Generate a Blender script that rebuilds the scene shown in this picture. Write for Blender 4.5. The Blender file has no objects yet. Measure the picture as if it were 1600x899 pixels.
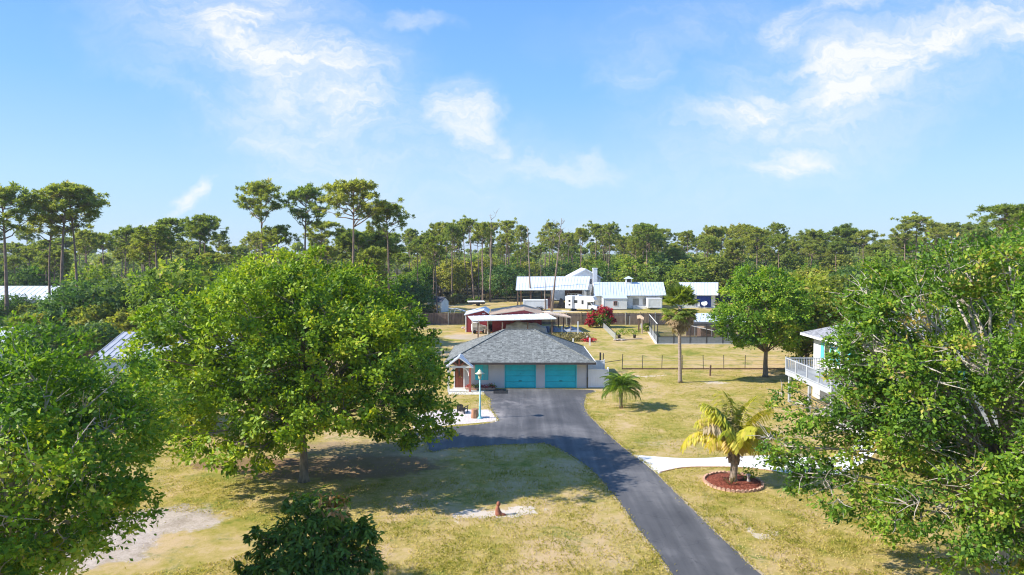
import bpy, bmesh, math, random
import numpy as np
from mathutils import Vector, Matrix, noise as mnoise

random.seed(7)
C = bpy.context.scene
COL = C.collection
R = math.radians
PI = math.pi

# ------------------------------------------------------------------ camera
CAM_H = 12.3
F_PX = 1600 * 24 / 36.0
PITCH = math.atan(56.5 / F_PX)
cam_d = bpy.data.cameras.new('camera')
cam_d.lens = 24
cam_d.sensor_width = 36
cam_d.clip_start = 0.5
cam_d.clip_end = 12000
cam = bpy.data.objects.new('camera', cam_d)
cam.location = (0, 0, CAM_H)
cam.rotation_euler = (PI / 2 - PITCH, 0, 0)
COL.objects.link(cam)
C.camera = cam

# ------------------------------------------------------------------ light
LIGHT = Vector((4.79, 0.92, -3.65)).normalized()      # measured from the lamp post's shadow
TO_SUN = -LIGHT
SUN_EL = math.asin(TO_SUN.z)
SUN_AZ = math.atan2(TO_SUN.x, TO_SUN.y)
sun_d = bpy.data.lights.new('sun', 'SUN')
sun_d.energy = 5.0
sun_d.angle = R(0.5)
sun_d.color = (1.0, 0.95, 0.87)
sun = bpy.data.objects.new('sun', sun_d)
sun.rotation_euler = LIGHT.to_track_quat('-Z', 'Y').to_euler()
sun.location = (-60, -20, 60)
COL.objects.link(sun)

DENOISE = True
C.view_settings.view_transform = 'Standard'
C.view_settings.look = 'None'
C.view_settings.gamma = 1
C.view_settings.exposure = 0.7
C.view_settings.use_curve_mapping = False
C.cycles.max_bounces = 8
C.cycles.diffuse_bounces = 3
C.cycles.glossy_bounces = 3
C.cycles.transmission_bounces = 4
C.cycles.transparent_max_bounces = 8
C.cycles.use_denoising = DENOISE
C.cycles.use_adaptive_sampling = False
C.cycles.pixel_filter_type = 'BLACKMAN_HARRIS'
C.cycles.filter_width = 1.1
C.cycles.sample_clamp_indirect = 4.0

# ------------------------------------------------------------------ world
W = bpy.data.worlds.new('World')
C.world = W
W.use_nodes = True


class NT:
    """thin wrapper for writing node trees"""
    def __init__(self, tree):
        self.t = tree
        self.n = tree.nodes
        self.l = tree.links

    def add(self, typ, ins=None, **props):
        nd = self.n.new(typ)
        for k, v in props.items():
            setattr(nd, k, v)
        for k, v in (ins or {}).items():
            self.put(nd.inputs[k], v)
        return nd

    def put(self, sock, v):
        if isinstance(v, bpy.types.NodeSocket):
            self.l.new(v, sock)
        else:
            if hasattr(sock.default_value, '__len__') and not isinstance(v, str):
                n = len(sock.default_value)
                v = tuple(v) + (1.0,) * (n - len(v))
            sock.default_value = v

    def math(self, op, a, b=0.0, c=None, clamp=False):
        nd = self.add('ShaderNodeMath', {0: a, 1: b}, operation=op, use_clamp=clamp)
        if c is not None:
            self.put(nd.inputs[2], c)
        return nd.outputs[0]

    def vmath(self, op, a, b=(0, 0, 0)):
        nd = self.add('ShaderNodeVectorMath', {0: a, 1: b}, operation=op)
        return nd.outputs['Value'] if op == 'LENGTH' else nd.outputs['Vector']

    def noise(self, vec, scale, detail=4, rough=0.55, dist=0.0, out='Fac'):
        nd = self.add('ShaderNodeTexNoise', {'Vector': vec, 'Scale': scale, 'Detail': detail,
                                             'Roughness': rough, 'Distortion': dist})
        return nd.outputs[out]

    def mrange(self, v, a, b, c=0.0, d=1.0, smooth=True):
        nd = self.add('ShaderNodeMapRange', {'Value': v, 'From Min': a, 'From Max': b, 'To Min': c, 'To Max': d},
                      interpolation_type='SMOOTHSTEP' if smooth else 'LINEAR')
        return nd.outputs['Result']

    def mix(self, fac, a, b, blend='MIX'):
        nd = self.add('ShaderNodeMix', data_type='RGBA', blend_type=blend)
        self.put(nd.inputs['Factor'], fac)
        self.put(nd.inputs['A'] if False else nd.inputs[6], a)
        self.put(nd.inputs[7], b)
        return nd.outputs[2]

    def ramp(self, fac, stops):
        nd = self.add('ShaderNodeValToRGB', {'Fac': fac})
        cr = nd.color_ramp
        while len(cr.elements) < len(stops):
            cr.elements.new(0.5)
        for e, (p, c) in zip(cr.elements, stops):
            e.position = p
            e.color = tuple(c) + (1,)
        return nd.outputs['Color']

    def blob(self, vec, cx, cy, rx, ry, rot=0.0, inner=0.15):
        """soft rotated ellipse, 1 at its middle and 0 at its rim"""
        mp = self.add('ShaderNodeMapping', {'Vector': vec, 'Location': (cx, cy, 0), 'Rotation': (0, 0, rot),
                                            'Scale': (rx, ry, 1)}, vector_type='TEXTURE')
        d = self.vmath('LENGTH', mp.outputs[0])
        return self.mrange(d, 1.0, inner)


w = NT(W.node_tree)
w.n.clear()
sky = w.add('ShaderNodeTexSky', sky_type='NISHITA', sun_disc=False, sun_elevation=SUN_EL, sun_rotation=SUN_AZ % (2 * PI),
            altitude=0, air_density=1.0, dust_density=0.25, ozone_density=2.2)
tc = w.add('ShaderNodeTexCoord')
dvec = tc.outputs['Generated']
sep = w.add('ShaderNodeSeparateXYZ', {0: dvec})
# the sky's own coordinates: run / rise over the distance to the north
yy = w.math('MAXIMUM', w.math('ABSOLUTE', sep.outputs['Y']), 0.05)
uu = w.math('DIVIDE', sep.outputs['X'], yy)
vv = w.math('DIVIDE', sep.outputs['Z'], yy)
front = w.mrange(sep.outputs['Y'], 0.0, 0.25)
uv = w.add('ShaderNodeCombineXYZ', {'X': uu, 'Y': vv}).outputs[0]
warpn = w.noise(uv, 5.0, 5, 0.6, out='Color')
warp = w.vmath('MULTIPLY', w.vmath('SUBTRACT', warpn, (0.5, 0.5, 0.5)), (0.24, 0.17, 0))
warp2 = w.vmath('MULTIPLY', w.vmath('SUBTRACT', w.noise(uv, 22.0, 6, 0.65, out='Color'), (0.5, 0.5, 0.5)), (0.05, 0.035, 0))
uvw = w.vmath('ADD', w.vmath('ADD', uv, warp), warp2)
CLOUDS = [  # u, v, half width, half height, turn (deg), thickness
    (-0.36, 0.31, 0.22, 0.085, -58, 0.95), (-0.28, 0.24, 0.17, 0.075, -40, 0.9), (-0.47, 0.36, 0.16, 0.06, -25, 0.4),
    (-0.25, 0.245, 0.11, 0.06, 10, 0.6), (-0.33, 0.165, 0.15, 0.05, -12, 0.55), (-0.45, 0.22, 0.16, 0.03, -20, 0.30),
    (-0.075, 0.19, 0.065, 0.055, -20, 0.80), (-0.02, 0.155, 0.03, 0.03, 0, 0.5), (-0.15, 0.33, 0.07, 0.02, 0, 0.35),
    (0.35, 0.20, 0.13, 0.05, 6, 0.85), (0.50, 0.25, 0.20, 0.075, 32, 1.0), (0.62, 0.295, 0.20, 0.05, 20, 1.0),
    (0.42, 0.33, 0.06, 0.04, 40, 0.7), (0.50, 0.37, 0.12, 0.03, 40, 0.65), (0.74, 0.30, 0.11, 0.035, 15, 0.95),
    (0.39, 0.13, 0.075, 0.028, 14, 0.9), (0.06, 0.125, 0.14, 0.022, 0, 0.45), (0.17, 0.26, 0.06, 0.05, -30, 0.35),
    (-0.445, 0.085, 0.035, 0.02, 35, 0.75), (-0.52, 0.05, 0.06, 0.016, 0, 0.6), (0.10, 0.025, 0.05, 0.018, 0, 0.5),
    (-0.34, 0.26, 0.40, 0.15, -40, 0.46), (0.52, 0.26, 0.42, 0.14, 24, 0.42), (-0.12, 0.14, 0.30, 0.06, -8, 0.26), (0.30, 0.33, 0.25, 0.06, 5, 0.22), (-0.10, 0.09, 0.22, 0.05, 0, 0.22), (0.80, 0.37, 0.16, 0.03, 5, 0.7)]
acc = None
for (cx, cy, rx, ry, rot, amt) in CLOUDS:
    b = w.math('MULTIPLY', w.blob(uvw, cx, cy, rx * 1.25, ry * 1.3, R(rot), 0.10), amt)
    acc = b if acc is None else w.math('MAXIMUM', acc, b)
stm = w.add('ShaderNodeMapping', {'Vector': uvw, 'Rotation': (0, 0, R(-35)), 'Scale': (1.0, 2.6, 1.0)})
streak = w.noise(stm.outputs[0], 7.5, 8, 0.62, 0.5)
streak = w.mrange(streak, 0.28, 0.62)
fn = w.add('ShaderNodeMapping', {'Vector': uvw, 'Rotation': (0, 0, R(-48)), 'Scale': (1.0, 4.5, 1.0)})
wisp = w.mrange(w.noise(fn.outputs[0], 14.0, 10, 0.70, 0.6), 0.30, 0.66)
streak = w.math('MULTIPLY', streak, w.math('MULTIPLY_ADD', wisp, 0.75, 0.42), clamp=True)
here = w.math('MULTIPLY', acc, front)
here = w.math('MULTIPLY', here, w.math('MULTIPLY_ADD', streak, 0.72, 0.28))
# the same thin cirrus over the rest of the sky
zz = w.math('ADD', w.math('MAXIMUM', sep.outputs['Z'], 0.0), 0.25)
pl = w.add('ShaderNodeCombineXYZ', {'X': w.math('DIVIDE', sep.outputs['X'], zz), 'Y': w.math('DIVIDE', sep.outputs['Y'], zz)}).outputs[0]
gen = w.math('MULTIPLY', w.mrange(w.noise(pl, 1.6, 6, 0.6, 0.8), 0.52, 0.85), 0.5)
gen = w.math('MULTIPLY', gen, w.math('SUBTRACT', 1.0, front))
gen = w.math('MULTIPLY', gen, w.mrange(sep.outputs['Z'], 0.0, 0.2))
dens = w.math('ADD', w.math('MULTIPLY', here, 1.12), gen, clamp=True)
hs = w.add('ShaderNodeHueSaturation', {'Hue': 0.5, 'Saturation': 1.12, 'Value': 1.0, 'Color': sky.outputs[0]})
# clear subtropical air: the blue pales evenly towards the horizon all the way round
grad = w.ramp(w.math('MAXIMUM', sep.outputs['Z'], 0.0), [(0.0, (0.53, 0.735, 0.955)), (0.10, (0.45, 0.71, 0.985)), (0.22, (0.27, 0.575, 1.0)), (0.36, (0.18, 0.445, 1.0)), (0.7, (0.13, 0.34, 0.84))])
grad = w.vmath('MULTIPLY', grad, (6.7, 6.7, 6.7))
clear = w.mix(0.85, hs.outputs[0], grad)
skycol = w.mix(w.math('MULTIPLY', dens, 0.92), clear, (6.3, 6.35, 6.6))
bg = w.add('ShaderNodeBackground', {'Color': skycol, 'Strength': 0.1})
wo = w.add('ShaderNodeOutputWorld')
w.l.new(bg.outputs[0], wo.inputs[0])


# ------------------------------------------------------------------ measuring help
def ground(px, py, z=0.0):
    """where the sight line through a photo pixel meets height z"""
    x = (px - 800) / F_PX
    v = -(py - 449.5) / F_PX
    dy = math.cos(PITCH) + v * math.sin(PITCH)
    dz = -math.sin(PITCH) + v * math.cos(PITCH)
    t = (z - CAM_H) / dz
    return Vector((x * t, dy * t, z))


def at_depth(px, py, Y):
    x = (px - 800) / F_PX
    v = -(py - 449.5) / F_PX
    dy = math.cos(PITCH) + v * math.sin(PITCH)
    dz = -math.sin(PITCH) + v * math.cos(PITCH)
    t = Y / dy
    return Vector((x * t, Y, CAM_H + dz * t))


# ------------------------------------------------------------------ materials
def new_mat(name):
    m = bpy.data.materials.new(name)
    m.use_nodes = True
    t = NT(m.node_tree)
    t.n.clear()
    out = t.add('ShaderNodeOutputMaterial')
    return m, t, out


def plain(name, col, rough=0.6, var=0.18, scale=3.0, bump=0.0, bscale=30.0, metal=0.0, stretch=(1, 1, 1), spec=0.4, dirt=0.0):
    """one paint, wood, metal or stone with noise in its colour and surface"""
    m, t, out = new_mat(name)
    co = t.add('ShaderNodeTexCoord').outputs['Object']
    mp = t.add('ShaderNodeMapping', {'Vector': co, 'Scale': stretch}).outputs[0]
    n1 = t.noise(mp, scale, 5, 0.6)
    dark = tuple(c * (1 - var) for c in col)
    lite = tuple(min(1, c * (1 + var)) for c in col)
    c = t.mix(t.mrange(n1, 0.3, 0.7), dark, lite)
    if dirt:
        n2 = t.noise(co, scale * 0.4, 6, 0.7, 0.6)
        c = t.mix(t.mrange(n2, 0.52, 0.78, 0, dirt), c, (0.16, 0.13, 0.10))
    p = t.add('ShaderNodeBsdfPrincipled', {'Base Color': c, 'Metallic': metal,
                                           'Roughness': t.mrange(n1, 0.2, 0.8, rough - 0.08, rough + 0.08, False)})
    p.inputs['Specular IOR Level'].default_value = spec
    if bump:
        b = t.add('ShaderNodeBump', {'Height': t.noise(mp, bscale, 4), 'Strength': bump, 'Distance': 0.02})
        t.l.new(b.outputs[0], p.inputs['Normal'])
    t.l.new(p.outputs[0], out.inputs[0])
    return m


def leaf_mat(name, stops, trans=0.35, rough=0.5, hue=0.02, gloss=0.35):
    m, t, out = new_mat(name)
    at = t.add('ShaderNodeAttribute', attribute_name='tint')
    c = t.ramp(at.outputs['Fac'], stops)
    oi = t.add('ShaderNodeObjectInfo')
    h = t.add('ShaderNodeHueSaturation', {'Color': c, 'Saturation': 1.0,
                                          'Hue': t.mrange(oi.outputs['Random'], 0, 1, 0.5 - hue, 0.5 + hue, False),
                                          'Value': t.mrange(oi.outputs['Random'], 0, 1, 1.15, 0.85, False)}).outputs[0]
    p = t.add('ShaderNodeBsdfPrincipled', {'Base Color': h, 'Roughness': rough})
    p.inputs['Specular IOR Level'].default_value = gloss
    g = t.mix(1.0, h, (1.25, 1.25, 0.45), 'MULTIPLY')
    tr = t.add('ShaderNodeBsdfTranslucent', {'Color': g})
    mx = t.add('ShaderNodeMixShader', {0: trans, 1: p.outputs[0], 2: tr.outputs[0]})
    t.l.new(mx.outputs[0], out.inputs[0])
    return m


M = {}
M['oak_leaf'] = leaf_mat('oak_leaf', [(0.0, (0.060, 0.130, 0.010)), (0.35, (0.185, 0.305, 0.014)), (0.7, (0.365, 0.485, 0.022)), (1.0, (0.62, 0.60, 0.045))], 0.32, 0.5, 0.010, 0.25)
M['dark_oak_leaf'] = leaf_mat('dark_oak_leaf', [(0.0, (0.042, 0.115, 0.014)), (0.4, (0.118, 0.250, 0.018)), (0.75, (0.235, 0.385, 0.027)), (1.0, (0.46, 0.48, 0.07))], 0.40, 0.5, 0.010, 0.25)
M['airy_leaf'] = leaf_mat('airy_leaf', [(0.0, (0.034, 0.090, 0.014)), (0.4, (0.095, 0.205, 0.018)), (0.75, (0.205, 0.340, 0.026)), (0.93, (0.40, 0.44, 0.06)), (1.0, (0.46, 0.35, 0.10))], 0.36, 0.5, 0.01, 0.25)
M['mango_leaf'] = leaf_mat('mango_leaf', [(0.0, (0.075, 0.150, 0.024)), (0.6, (0.170, 0.300, 0.038)), (0.9, (0.28, 0.42, 0.05)), (0.94, (0.50, 0.27, 0.10)), (1.0, (0.62, 0.36, 0.16))], 0.35, 0.45, 0.0, 0.3)
M['wood_leaf'] = leaf_mat('wood_leaf', [(0.0, (0.090, 0.165, 0.028)), (0.5, (0.210, 0.320, 0.038)), (0.85, (0.320, 0.415, 0.052)), (1.0, (0.46, 0.42, 0.12))], 0.48, 0.6, 0.03, 0.2)
M['pine_needle'] = leaf_mat('pine_needle', [(0.0, (0.160, 0.215, 0.055)), (0.5, (0.320, 0.375, 0.082)), (0.85, (0.44, 0.46, 0.10)), (1.0, (0.54, 0.45, 0.17))], 0.5, 0.55, 0.02, 0.35)
M['palm_leaf'] = leaf_mat('palm_leaf', [(0.0, (0.12, 0.19, 0.035)), (0.6, (0.27, 0.34, 0.06)), (1.0, (0.44, 0.45, 0.12))], 0.45, 0.5, 0.01, 0.3)
M['date_leaf'] = leaf_mat('date_leaf', [(0.0, (0.06, 0.125, 0.016)), (0.6, (0.15, 0.255, 0.028)), (1.0, (0.36, 0.42, 0.06))], 0.4, 0.5, 0.01, 0.3)
M['dead_palm_leaf'] = leaf_mat('dead_palm_leaf', [(0.0, (0.24, 0.17, 0.10)), (0.6, (0.44, 0.33, 0.20)), (1.0, (0.58, 0.46, 0.30))], 0.3, 0.8, 0.01, 0.1)
M['yellow_frond'] = leaf_mat('yellow_frond', [(0.0, (0.22, 0.30, 0.025)), (0.35, (0.46, 0.46, 0.04)), (0.75, (0.64, 0.56, 0.07)), (1.0, (0.66, 0.50, 0.22))], 0.42, 0.5, 0.01)
M['green_frond'] = leaf_mat('green_frond', [(0.0, (0.09, 0.17, 0.015)), (0.5, (0.22, 0.30, 0.02)), (1.0, (0.52, 0.47, 0.05))], 0.42, 0.5, 0.01)
M['red_bract'] = leaf_mat('red_bract', [(0.0, (0.30, 0.010, 0.025)), (0.6, (0.55, 0.02, 0.05)), (1.0, (0.66, 0.07, 0.07))], 0.3, 0.6, 0.0)
M['lime_leaf'] = leaf_mat('lime_leaf', [(0.0, (0.12, 0.20, 0.02)), (0.6, (0.30, 0.36, 0.03)), (1.0, (0.46, 0.46, 0.05))], 0.4, 0.5, 0.0)
M['dry_leaf'] = leaf_mat('dry_leaf', [(0.0, (0.12, 0.09, 0.04)), (0.5, (0.24, 0.20, 0.08)), (1.0, (0.40, 0.32, 0.16))], 0.3, 0.7, 0.02)
M['blade'] = leaf_mat('blade', [(0.0, (0.20, 0.24, 0.03)), (0.3, (0.38, 0.34, 0.06)), (0.6, (0.52, 0.42, 0.13)), (1.0, (0.64, 0.51, 0.26))], 0.35, 0.7, 0.0, 0.1)

M['oak_bark'] = plain('oak_bark', (0.22, 0.175, 0.13), 0.9, 0.35, 6, 0.6, 20, stretch=(1, 1, 0.3))
M['grey_bark'] = plain('grey_bark', (0.42, 0.37, 0.31), 0.9, 0.30, 6, 0.5, 20, stretch=(1, 1, 0.3))
M['pine_bark'] = plain('pine_bark', (0.24, 0.165, 0.125), 0.9, 0.4, 4, 0.5, 12, stretch=(1, 1, 0.35))
M['dead_wood'] = plain('dead_wood', (0.25, 0.19, 0.155), 0.9, 0.35, 3, 0.4, 12, stretch=(1, 1, 0.2))
M['palm_trunk'] = plain('palm_trunk', (0.30, 0.235, 0.18), 0.9, 0.25, 5, 0.6, 8, stretch=(0.3, 0.3, 3))
M['palm_boot'] = plain('palm_boot', (0.26, 0.185, 0.13), 0.9, 0.4, 9, 0.5, 20)

M['white_paint'] = plain('white_paint', (0.78, 0.78, 0.78), 0.5, 0.05, 1.5, 0.1, 15)
M['white_siding'] = plain('white_siding', (0.74, 0.75, 0.76), 0.6, 0.07, 1.2, 0.15, 18, dirt=0.15)
M['white_vinyl'] = plain('white_vinyl', (0.80, 0.81, 0.83), 0.35, 0.04, 2)
M['deck_paint'] = plain('deck_paint', (0.42, 0.44, 0.47), 0.5, 0.06, 2)
M['house_paint'] = plain('house_paint', (0.60, 0.60, 0.60), 0.6, 0.06, 1.5)
M['trim_white'] = plain('trim_white', (0.80, 0.79, 0.77), 0.5, 0.05, 3)
M['taupe_wall'] = plain('taupe_wall', (0.62, 0.585, 0.565), 0.8, 0.05, 0.8, dirt=0.08)
M['teal_paint'] = plain('teal_paint', (0.025, 0.60, 0.66), 0.4, 0.08, 1.2, dirt=0.08)
M['teal_light'] = plain('teal_light', (0.10, 0.50, 0.52), 0.35, 0.06, 3)
M['lamp_blue'] = plain('lamp_blue', (0.26, 0.60, 0.64), 0.4, 0.08, 6)
M['cream_enamel'] = plain('cream_enamel', (0.62, 0.58, 0.38), 0.4, 0.1, 8)
M['red_barn'] = plain('red_barn', (0.32, 0.042, 0.052), 0.6, 0.18, 2.0, 0.1, 15, dirt=0.15)
M['red_trim'] = plain('red_trim', (0.42, 0.12, 0.085), 0.6, 0.15, 5)
M['door_wood'] = plain('door_wood', (0.20, 0.060, 0.035), 0.45, 0.3, 4, 0.2, 20, stretch=(3, 3, 0.3))
M['tan_metal'] = plain('tan_metal', (0.56, 0.43, 0.32), 0.5, 0.08, 1.0, dirt=0.2)
M['white_metal'] = plain('white_metal', (0.66, 0.69, 0.73), 0.38, 0.05, 0.8, dirt=0.12)
M['grey_metal'] = plain('grey_metal', (0.38, 0.39, 0.42), 0.4, 0.12, 1.0, dirt=0.25)
M['blue_metal'] = plain('blue_metal', (0.55, 0.61, 0.67), 0.38, 0.06, 0.8, dirt=0.08)
M['dark_metal'] = plain('dark_metal', (0.055, 0.05, 0.05), 0.5, 0.2, 4)
M['galv'] = plain('galv', (0.42, 0.43, 0.44), 0.45, 0.12, 5, metal=0.5)
M['dark_trim'] = plain('dark_trim', (0.075, 0.06, 0.055), 0.6, 0.2, 3)
M['post_wood'] = plain('post_wood', (0.17, 0.105, 0.075), 0.85, 0.35, 5, 0.3, 25, stretch=(2, 2, 0.3))
M['pale_wood'] = plain('pale_wood', (0.44, 0.33, 0.24), 0.8, 0.25, 5, 0.3, 25, stretch=(2, 2, 0.3))
M['stump_wood'] = plain('stump_wood', (0.34, 0.175, 0.10), 0.85, 0.35, 5, 0.6, 14, stretch=(1.5, 1.5, 0.4))
M['board_wood'] = plain('board_wood', (0.170, 0.125, 0.105), 0.9, 0.35, 3, 0.3, 20, stretch=(2, 2, 0.25))
M['slate_roof'] = plain('slate_roof', (0.055, 0.06, 0.085), 0.8, 0.2, 4, 0.3, 10)
M['black'] = plain('black', (0.022, 0.022, 0.024), 0.6, 0.3, 5)
M['rubber'] = plain('rubber', (0.018, 0.018, 0.018), 0.8, 0.2, 8)
M['glass'] = plain('glass', (0.03, 0.035, 0.045), 0.08, 0.1, 2, spec=0.8)
M['shade_glass'] = plain('shade_glass', (0.22, 0.23, 0.23), 0.2, 0.15, 2, spec=0.8)
M['blue_panel'] = plain('blue_panel', (0.012, 0.045, 0.30), 0.5, 0.1, 2)
M['concrete'] = plain('concrete', (0.66, 0.63, 0.58), 0.85, 0.08, 1.2, 0.3, 40, dirt=0.2)
M['walk_white'] = plain('walk_white', (0.74, 0.71, 0.66), 0.85, 0.08, 0.9, 0.2, 40, dirt=0.3)
M['brick'] = plain('brick', (0.50, 0.30, 0.21), 0.85, 0.3, 7, 0.4, 40)
M['rock'] = plain('rock', (0.42, 0.37, 0.33), 0.9, 0.3, 6, 0.5, 15)
M['tarp'] = plain('tarp', (0.44, 0.43, 0.41), 0.6, 0.22, 1.5, 0.5, 6)
M['blue_tarp'] = plain('blue_tarp', (0.22, 0.26, 0.32), 0.6, 0.25, 2, 0.5, 6)
M['blue_plastic'] = plain('blue_plastic', (0.09, 0.13, 0.24), 0.45, 0.15, 4)
M['terracotta'] = plain('terracotta', (0.30, 0.105, 0.06), 0.7, 0.3, 12, 0.4, 30)
M['screen_rail'] = plain('screen_rail', (0.05, 0.05, 0.055), 0.5, 0.15, 4)
M['kick_panel'] = plain('kick_panel', (0.21, 0.23, 0.25), 0.6, 0.1, 3)
M['cab_grey'] = plain('cab_grey', (0.15, 0.15, 0.16), 0.5, 0.15, 3)
M['rose'] = plain('rose', (0.33, 0.16, 0.15), 0.7, 0.2, 4)


def screen_mat(name, col, cover):
    m, t, out = new_mat(name)
    p = t.add('ShaderNodeBsdfPrincipled', {'Base Color': col, 'Roughness': 0.8})
    tr = t.add('ShaderNodeBsdfTransparent')
    mx = t.add('ShaderNodeMixShader', {0: cover, 1: tr.outputs[0], 2: p.outputs[0]})
    t.l.new(mx.outputs[0], out.inputs[0])
    return m


M['insect_screen'] = screen_mat('insect_screen', (0.07, 0.075, 0.08, 1), 0.42)
M['wire_mesh'] = screen_mat('wire_mesh', (0.48, 0.50, 0.52, 1), 0.45)


def shingle_mat(name, a, b, c):
    m, t, out = new_mat(name)
    uvn = t.add('ShaderNodeUVMap').outputs[0]
    br = t.add('ShaderNodeTexBrick', {'Vector': uvn, 'Scale': 1.0, 'Mortar Size': 0.012, 'Brick Width': 0.22, 'Row Height': 0.13,
                                      'Color1': a, 'Color2': b, 'Mortar': tuple(x * 0.35 for x in a[:3]), 'Bias': -0.1}, offset=0.37, squash=1.0)
    sn = t.vmath('SNAP', uvn, (0.17, 0.13, 1))
    wn = t.add('ShaderNodeTexWhiteNoise', {'Vector': sn}).outputs['Value']
    col = t.mix(t.mrange(wn, 0.55, 1.0, 0, 0.6, False), br.outputs['Color'], c)
    sn2 = t.vmath('SNAP', t.vmath('ADD', uvn, (0.05, 0.0, 0)), (0.27, 0.13, 1))
    wn2 = t.add('ShaderNodeTexWhiteNoise', {'Vector': sn2}).outputs['Value']
    col = t.mix(t.mrange(wn2, 0.8, 0.86, 0, 0.65, False), col, tuple(x * 0.38 for x in a[:3]))
    n = t.noise(uvn, 0.35, 5, 0.6)
    col = t.mix(t.mrange(n, 0.35, 0.75, 0.0, 0.35), col, tuple(x * 0.7 for x in b[:3]))
    p = t.add('ShaderNodeBsdfPrincipled', {'Base Color': col, 'Roughness': 0.9})
    p.inputs['Specular IOR Level'].default_value = 0.2
    bu = t.add('ShaderNodeBump', {'Height': br.outputs['Fac'], 'Strength': 0.5, 'Distance': -0.01})
    t.l.new(bu.outputs[0], p.inputs['Normal'])
    t.l.new(p.outputs[0], out.inputs[0])
    return m


M['shingle'] = shingle_mat('shingle', (0.190, 0.200, 0.188), (0.270, 0.280, 0.262), (0.38, 0.39, 0.365))
M['grey_shingle'] = shingle_mat('grey_shingle', (0.30, 0.30, 0.32), (0.38, 0.38, 0.40), (0.46, 0.46, 0.48))


def tarmac_mat():
    m, t, out = new_mat('tarmac')
    co = t.add('ShaderNodeTexCoord').outputs['Object']
    big = t.noise(co, 0.25, 5, 0.6, 0.5)
    mp = t.add('ShaderNodeMapping', {'Vector': co, 'Rotation': (0, 0, R(-6)), 'Scale': (1.3, 0.07, 1)}).outputs[0]
    lane = t.noise(mp, 1.1, 5, 0.6, 0.3)
    fine = t.noise(co, 60, 3, 0.8)
    c = t.ramp(t.math('MULTIPLY_ADD', big, 0.55, t.math('MULTIPLY', lane, 0.45)),
               [(0.34, (0.058, 0.057, 0.060)), (0.5, (0.101, 0.098, 0.100)), (0.64, (0.180, 0.171, 0.168))])
    c = t.mix(t.mrange(fine, 0.62, 0.75, 0, 0.35), c, (0.24, 0.235, 0.23))
    c = t.mix(t.mrange(fine, 0.38, 0.28, 0, 0.4), c, (0.035, 0.035, 0.042))
    # sand washed over the apron before the doors
    dust = t.math('MULTIPLY', t.blob(co, -0.6, 55.0, 5.5, 4.5, 0, 0.1), t.mrange(t.noise(co, 0.9, 6, 0.7, 0.4), 0.42, 0.72))
    c = t.mix(t.math('MULTIPLY', dust, 0.6), c, (0.33, 0.30, 0.285))
    dust2 = t.math('MULTIPLY', t.blob(co, -2.0, 51.0, 2.2, 3.2, 0.3, 0.1), t.mrange(t.noise(co, 1.6, 6, 0.7), 0.38, 0.6))
    c = t.mix(t.math('MULTIPLY', dust2, 0.8), c, (0.52, 0.46, 0.42))
    oil = t.math('MULTIPLY', t.mrange(t.noise(t.vmath('ADD', co, (9, 4, 0)), 1.5, 4, 0.6), 0.64, 0.70), 0.45)
    c = t.mix(oil, c, (0.045, 0.043, 0.045))
    vo = t.add('ShaderNodeTexVoronoi', {'Vector': t.vmath('ADD', co, t.noise(co, 1.2, 3, out='Color')), 'Scale': 0.30}, feature='DISTANCE_TO_EDGE')
    c = t.mix(t.mrange(vo.outputs['Distance'], 0.006, 0.0, 0, 0.45), c, (0.03, 0.03, 0.034))
    p = t.add('ShaderNodeBsdfPrincipled', {'Base Color': c, 'Roughness': 0.75})
    p.inputs['Specular IOR Level'].default_value = 0.35
    b = t.add('ShaderNodeBump', {'Height': fine, 'Strength': 0.35, 'Distance': 0.01})
    t.l.new(b.outputs[0], p.inputs['Normal'])
    t.l.new(p.outputs[0], out.inputs[0])
    return m


M['tarmac'] = tarmac_mat()


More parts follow.
